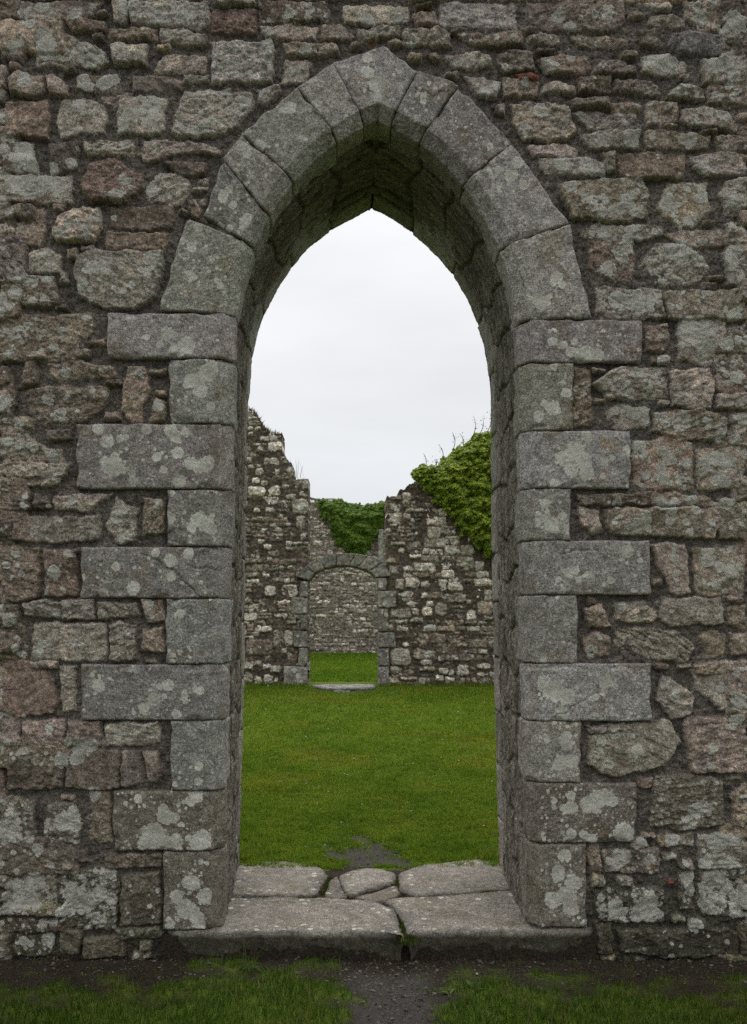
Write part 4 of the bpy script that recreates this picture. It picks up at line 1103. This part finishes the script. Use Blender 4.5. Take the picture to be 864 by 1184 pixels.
for i in range(7):
    t = np.linspace(cut[i], cut[i + 1], 16); O = toI(np.stack([np.interp(t, al(oc), oc[:, k]) for k in (0, 1)], 1)); I = toI(np.stack([np.interp(t, al(icv), icv[:, k]) for k in (0, 1)], 1))
    n2 = I - O; n2 /= np.linalg.norm(n2, axis=1)[:, None]
    strip_stone('arch_stone', inner, [v3(O + n2 * -.0, YI + .3), v3(O, YI - .06), v3(I, YI - .06), v3(I + n2 * .02, YI - .04), v3(I + n2 * .02, YI + .75)], np.array([0, -1, 0]) if False else np.array([0, .2, 1.0]) , step=.014, base=(.215, .205, .182), sc=1.2, seed=240 + i, lich=None, gap=.0015, skirt=.12, rad=.009, lamt=.4, mat=M_FAR)
# rear skin over the doorway arch
O = toI(oc); I = toI(icv)
tt = np.linspace(0, 1, 40); O = np.stack([np.interp(tt, al(oc), O[:, k]) for k in (0, 1)], 1); I = np.stack([np.interp(tt, al(icv), I[:, k]) for k in (0, 1)], 1)
g1 = np.stack([v3(O - (O - I) * .08, YI + .28), v3(O - (O - I) * .08, YI + .74), v3(I + (O - I) * .06, YI + .74)], 1)
mk('arch_core', g1.reshape(-1, 3), grid_quads(40, 3), mat=M_FAR, parent=inner, attrs={'Col': np.full((120, 3), .12), 'lich': np.full(120, -1.), 'lamt': np.full(120, .2), 'orange': np.zeros(120)})
# wisps growing from the broken top
for (px, py, n, L, nm, lb) in ((344, 552, 6, .40, 'wall_grass', 'thin dry grass stalks sprouting from the stepped top of the ruined wall'),):
    p = W(px, py, YI + .2); rr2 = np.random.default_rng(4)
    o = blades(nm, rr2.normal(0, .07, n), rr2.normal(0, .07, n), np.zeros(n), rr2.uniform(.35, 1, n) * L, np.full(n, .009), np.tile((.12, .12, .07), (n, 1)), r=rr2, lean=.3); o.location = p; tag(o, lb, 'wall plant')
rr2 = np.random.default_rng(8)
n = 420; px = rr2.uniform(286, 322, n); tz = np.interp(px, [p[0] for p in TOPL], [p[1] for p in TOPL]); P = np.stack([W(a, b, YI) for a, b in zip(px, tz)])
o = blades('wall_turf', P[:, 0], YI + rr2.uniform(-.02, .5, n), P[:, 2] - .05, rr2.uniform(.05, .15, n), np.full(n, .018), np.array([(.11, .085, .035)]) * rr2.uniform(.5, 1.4, (n, 1)), r=rr2); tag(o, 'brown withered turf capping the highest broken end of the ruined wall', 'wall plant')

# ------------------------------------------------------------------ the farthest wall
farw = thing('boundary_wall', 'tall rubble wall closing the far end of the second court, partly under ivy', 'rubble wall')
fa, fb = W(335, 0, YB)[0], W(470, 0, YB)[0]
xs = np.r_[np.arange(fa - 6, fa, .06), np.arange(fa, fb, .019), np.arange(fb, fb + 6, .06)]; zs = np.arange(-.05, 4.6, .019)
fc = courses(fa - 6.3, fb + 6.3, 0, 4.7, r, hrange=(.06, .15), wrange=(.09, .34), cols='wwgmlbmgwwlp', lich=(1, 5), gap=.014)
tb = np.array([W(a, b, YB)[[0, 2]] for a, b in [(-100, 560), (250, 572), (345, 574), (371, 576), (394, 578), (397, 583), (450, 583.5), (560, 583), (900, 590)]])
ruin(farw, 'rubble_masonry', YB, xs, zs, fc, 60, lambda X, Z: Z + .05 * noise(X * 3, Z * 3, 43) < np.interp(X, tb[:, 0], tb[:, 1]), [], .6, 2.0, (.155, .142, .126), proud=(-.006, .012), mort=-.010)
butt = toI([(438.5, 617), (446, 617)])
bx0, bx1 = W(436.8, 612, YB), W(443.2, 655, YB)
# pale dressed strip standing out of the far wall
P = [np.linspace([bx0[0], YB - .12, bx0[2]], [bx0[0], YB - .12, bx1[2]], 30), np.linspace([bx1[0], YB - .12, bx0[2]], [bx1[0], YB - .12, bx1[2]], 30), np.linspace([bx1[0], YB + .05, bx0[2]], [bx1[0], YB + .05, bx1[2]], 30)]
strip_stone('buttress', farw, P, np.array([0, -1, 0]), step=.02, base=(.24, .235, .215), sc=2.4, seed=300, lich=2, skirt=.2, mat=M_FAR)

# ------------------------------------------------------------------ ivy
def ivy(name, label, poly, Yd, n, size, depth, seed, c0, c1, sprigs=()):
    r = np.random.default_rng(seed); poly = np.array(poly, float); t = thing(name, label, 'ivy', tuple(W(*poly.mean(0), Yd)))
    base = np.array(t.location)
    a0, a1 = poly.min(0), poly.max(0); m = n * 4; p = a0 + (a1 - a0) * r.random((m, 2))
    sd = poly_sdf(p[:, 0], p[:, 1], poly) + 5 * noise(p[:, 0] * .13, p[:, 1] * .13, seed) + 3 * noise(p[:, 0] * .4, p[:, 1] * .4, seed + 1)
    k = sd < 0; p, sd = p[k][:n], sd[k][:n]; n = len(p)
    edge = np.clip(-sd / 14, 0, 1) ** .6
    cl = .5 + .5 * np.clip(1.3 * fbm(p[:, 0] * .075, p[:, 1] * .095, seed + 2, 3), -1, 1)
    dp = (.03 + depth * edge * (.35 + .65 * cl)) * (1 - .55 * r.random(n) ** 2)
    P = np.stack([W(a, b, Yd) for a, b in p]); P[:, 1] -= dp; P[:, 1] += np.where(r.random(n) < .12, .3, 0) * (p[:, 1] < a0[1] + 60)
    nr = np.stack([r.normal(0, .55, n), -np.abs(r.normal(.8, .35, n)), r.normal(.75, .5, n)], 1); nr /= np.linalg.norm(nr, axis=1)[:, None]
    up = np.tile([0, 0, -1.], (n, 1)) + r.normal(0, .55, (n, 3)); up -= nr * (up * nr).sum(1)[:, None]; up /= np.linalg.norm(up, axis=1)[:, None]; sx = np.cross(up, nr)
    s = size * r.uniform(.6, 1.25, n)[:, None]
    shape = [(0, -.45, 0), (.5, -.35, -.1), (.42, .1, -.06), (0, .62, -.12), (-.42, .1, -.06), (-.5, -.35, -.1), (0, 0, .05)]
    V = np.stack([P + s * (a * sx + b * up + c * nr) for a, b, c in shape], 1)
    i = np.arange(n)[:, None] * 7; T = np.stack([np.hstack([i + a, i + (a + 1) % 6, i + 6]) for a in range(6)], 1).reshape(-1, 3)
    k = np.clip(.42 + .3 * noise(p[:, 0] * .2, p[:, 1] * .2, seed + 5) + r.normal(0, .42, n), 0, 1)[:, None]
    c = np.array(c0) * (1 - k) + np.array(c1) * k
    mk('foliage', (V - base).reshape(-1, 3), tris=T, mat=M_IVY, parent=t, smooth=False, attrs={'Col': np.repeat(c, 7, 0)})
    if sprigs:
        Vs, Qs, Vl, Tl = [], [], [], []
        for (px, py, L, a) in sprigs:
            b0 = W(px, py, Yd - .15); d = np.array([math.sin(a), 0, math.cos(a)]); s0 = np.array([d[2], 0, -d[0]])
            tt = np.linspace(0, 1, 8)[:, None]; c_ = b0 + d * L * tt + s0 * L * .15 * np.sin(tt * 3) + np.array([0, -.08, 0]) * tt
            w = .007 * (1 - tt * .6); o = sum(len(v) for v in Vs)
            Vs.append(np.stack([c_ - s0 * w, c_ + s0 * w, c_ + np.array([0, 1, 0]) * w], 1).reshape(-1, 3))
            for q_ in range(7):
                for e in range(3): Qs.append([o + q_ * 3 + e, o + q_ * 3 + (e + 1) % 3, o + q_ * 3 + 3 + (e + 1) % 3, o + q_ * 3 + 3 + e])
            for q_ in range(int(12)):
                u = r.uniform(.35, 1.02); cc_ = b0 + d * L * u + s0 * L * .15 * math.sin(u * 3) + r.normal(0, .028, 3); z_ = size * r.uniform(.4, .85); a1_, b1_ = r.normal(0, 1, 3), r.normal(0, 1, 3); a1_ /= np.linalg.norm(a1_); b1_ /= np.linalg.norm(b1_); o2 = len(Vl) 
                Vl += [cc_ - a1_ * z_ * .5, cc_ + b1_ * z_ * .4, cc_ + a1_ * z_ * .5, cc_ - b1_ * z_ * .4]; Tl.append([o2, o2 + 1, o2 + 2, o2 + 3])
        V_ = np.vstack(Vs) - base; mk('stems', V_, Qs, mat=M_IVY, parent=t, attrs={'Col': np.tile((.06, .045, .03), (len(V_), 1))})
        mk('sprig_leaves', np.array(Vl) - base, Tl, mat=M_IVY, parent=t, smooth=False, attrs={'Col': np.tile((.05, .05, .03), (len(Vl), 1)) * r.uniform(.5, 1.5, (len(Vl), 1))})
    return t
ivy('ivy', 'large rounded bank of ivy over the right end of the ruined wall', [(474, 546), (490, 539), (506, 540), (515, 529), (530, 517), (545, 507), (560, 501), (580, 496), (640, 486), (700, 500), (700, 660), (620, 668), (572, 648), (560, 640), (546, 624), (532, 613), (526, 600), (514, 588), (504, 578), (497, 568), (488, 562)], YI - .02, 125000, .040, .36, 5, (.065, .14, .007), (.34, .40, .026),
    sprigs=[(492, 540, .22, -.2), (500, 541, .16, .5), (505, 541, .14, -.4), (512, 532, .25, -.3), (524, 520, .28, -.1), (545, 508, .38, .05), (553, 504, .3, .2), (563, 500, .32, .1), (536, 515, .2, -.4)])
ivy('ivy', 'dense triangular curtain of ivy hanging on the far boundary wall above the doorway', [(368, 577), (380, 579), (394, 578), (398, 582), (420, 584), (447, 581), (475, 582), (475, 600), (446, 604), (441, 612), (436, 618), (432, 622), (422, 641), (410, 643), (396, 632), (384, 614), (376, 600), (369, 588)], YB - .02, 40000, .052, .3, 9, (.05, .125, .008), (.16, .24, .02))

# doorway stone and the sunken step before it
def gq(pts, z): return np.array([G(a, b, z)[:2] for a, b in pts])
slab('doorstep', 'long flat pale doorstep in the small far doorway', gq([(358, 792.2), (436, 791.8), (433, 795.2), (405, 796.0), (372, 795.4)], Z_LAWN + .03), Z_LAWN + .045, Z_LAWN - .1, (.30, .29, .27), 21, group=None, cat='doorstep', r=.03, m=120, nring=14, mat=M_FAR, lich=0)
slab('sunken_step', 'small dark sunken stone in the turf just before the far doorstep', gq([(384, 799.3), (406, 799.0), (404, 801.6), (390, 802.0)], Z_LAWN), Z_LAWN + .012, Z_LAWN - .1, (.16, .16, .16), 22, group=None, cat='stone step', r=.02, m=80, nring=10, mat=M_FAR, lich=0)

# ------------------------------------------------------------------ sky, sun, camera
SUN_EL, SUN_AZ = math.radians(58), math.radians(8)      # behind the gateway, high
sc = bpy.context.scene
w = bpy.data.worlds.new('World'); sc.world = w; w.use_nodes = True; nt = w.node_tree; nt.nodes.clear()
sky = nt.nodes.new('ShaderNodeTexSky'); sky.sky_type = 'NISHITA'; sky.sun_disc = False; sky.sun_elevation = SUN_EL; sky.sun_rotation = SUN_AZ; sky.dust_density = 6; sky.air_density = 1.0
hsv = nt.nodes.new('ShaderNodeHueSaturation'); hsv.inputs['Saturation'].default_value = .12
nt.links.new(sky.outputs[0], hsv.inputs['Color'])
tc = nt.nodes.new('ShaderNodeTexCoord'); sp = nt.nodes.new('ShaderNodeSeparateXYZ'); nt.links.new(tc.outputs['Generated'], sp.inputs[0])
cl = nt.nodes.new('ShaderNodeTexNoise'); cl.inputs['Scale'].default_value = 3.0; cl.inputs['Detail'].default_value = 5
mp_ = nt.nodes.new('ShaderNodeMapping'); mp_.inputs['Scale'].default_value = (1, 1, 3.5); nt.links.new(tc.outputs['Generated'], mp_.inputs[0]); nt.links.new(mp_.outputs[0], cl.inputs['Vector'])
rmp = nt.nodes.new('ShaderNodeValToRGB'); e = rmp.color_ramp.elements
e[0].position = 0.0; e[0].color = (7.3, 7.6, 7.95, 1); e[1].position = 1.0; e[1].color = (21.5, 21.2, 20.8, 1)
e2 = rmp.color_ramp.elements.new(.38); e2.color = (9.35, 9.5, 9.75, 1)
nt.links.new(sp.outputs['Z'], rmp.inputs[0])
mm = nt.nodes.new('ShaderNodeMapRange'); mm.inputs[1].default_value = .3; mm.inputs[2].default_value = .7; mm.inputs[3].default_value = .90; mm.inputs[4].default_value = 1.05; nt.links.new(cl.outputs['Fac'], mm.inputs[0])
mu = nt.nodes.new('ShaderNodeVectorMath'); mu.operation = 'SCALE'; nt.links.new(rmp.outputs[0], mu.inputs[0]); nt.links.new(mm.outputs[0], mu.inputs['Scale'])
mx = nt.nodes.new('ShaderNodeMix'); mx.data_type = 'RGBA'; mx.inputs[0].default_value = .88
nt.links.new(hsv.outputs[0], mx.inputs[6]); nt.links.new(mu.outputs[0], mx.inputs[7])
bg = nt.nodes.new('ShaderNodeBackground'); bg.inputs['Strength'].default_value = 0.106; nt.links.new(mx.outputs[2], bg.inputs['Color'])
wo = nt.nodes.new('ShaderNodeOutputWorld'); nt.links.new(bg.outputs[0], wo.inputs[0])
sl = bpy.data.lights.new('sun', 'SUN'); sl.energy = 1.5; sl.angle = math.radians(40); sl.color = (1, .97, .93)
so = bpy.data.objects.new('sun', sl); C.objects.link(so); so.location = (0, 8, 12)
so.rotation_euler = (math.radians(-(90 - 58)), 0, -SUN_AZ)
cam = bpy.data.cameras.new('camera'); cam.lens = 1070 / 1184 * 36; cam.sensor_width = 36; cam.shift_x = 32 / 1184; cam.shift_y = 98 / 1184; cam.clip_end = 1500; cam.clip_start = .05
co = bpy.data.objects.new('camera', cam); C.objects.link(co); co.location = (CX, -DIST, CZ); co.rotation_euler = (math.radians(90), 0, 0); sc.camera = co
sc.view_settings.view_transform = 'Standard'; sc.view_settings.look = 'None'; sc.view_settings.gamma = 1; sc.view_settings.exposure = 0; sc.view_settings.use_curve_mapping = False
sc.cycles.use_denoising = False; sc.cycles.max_bounces = 6; sc.cycles.diffuse_bounces = 4
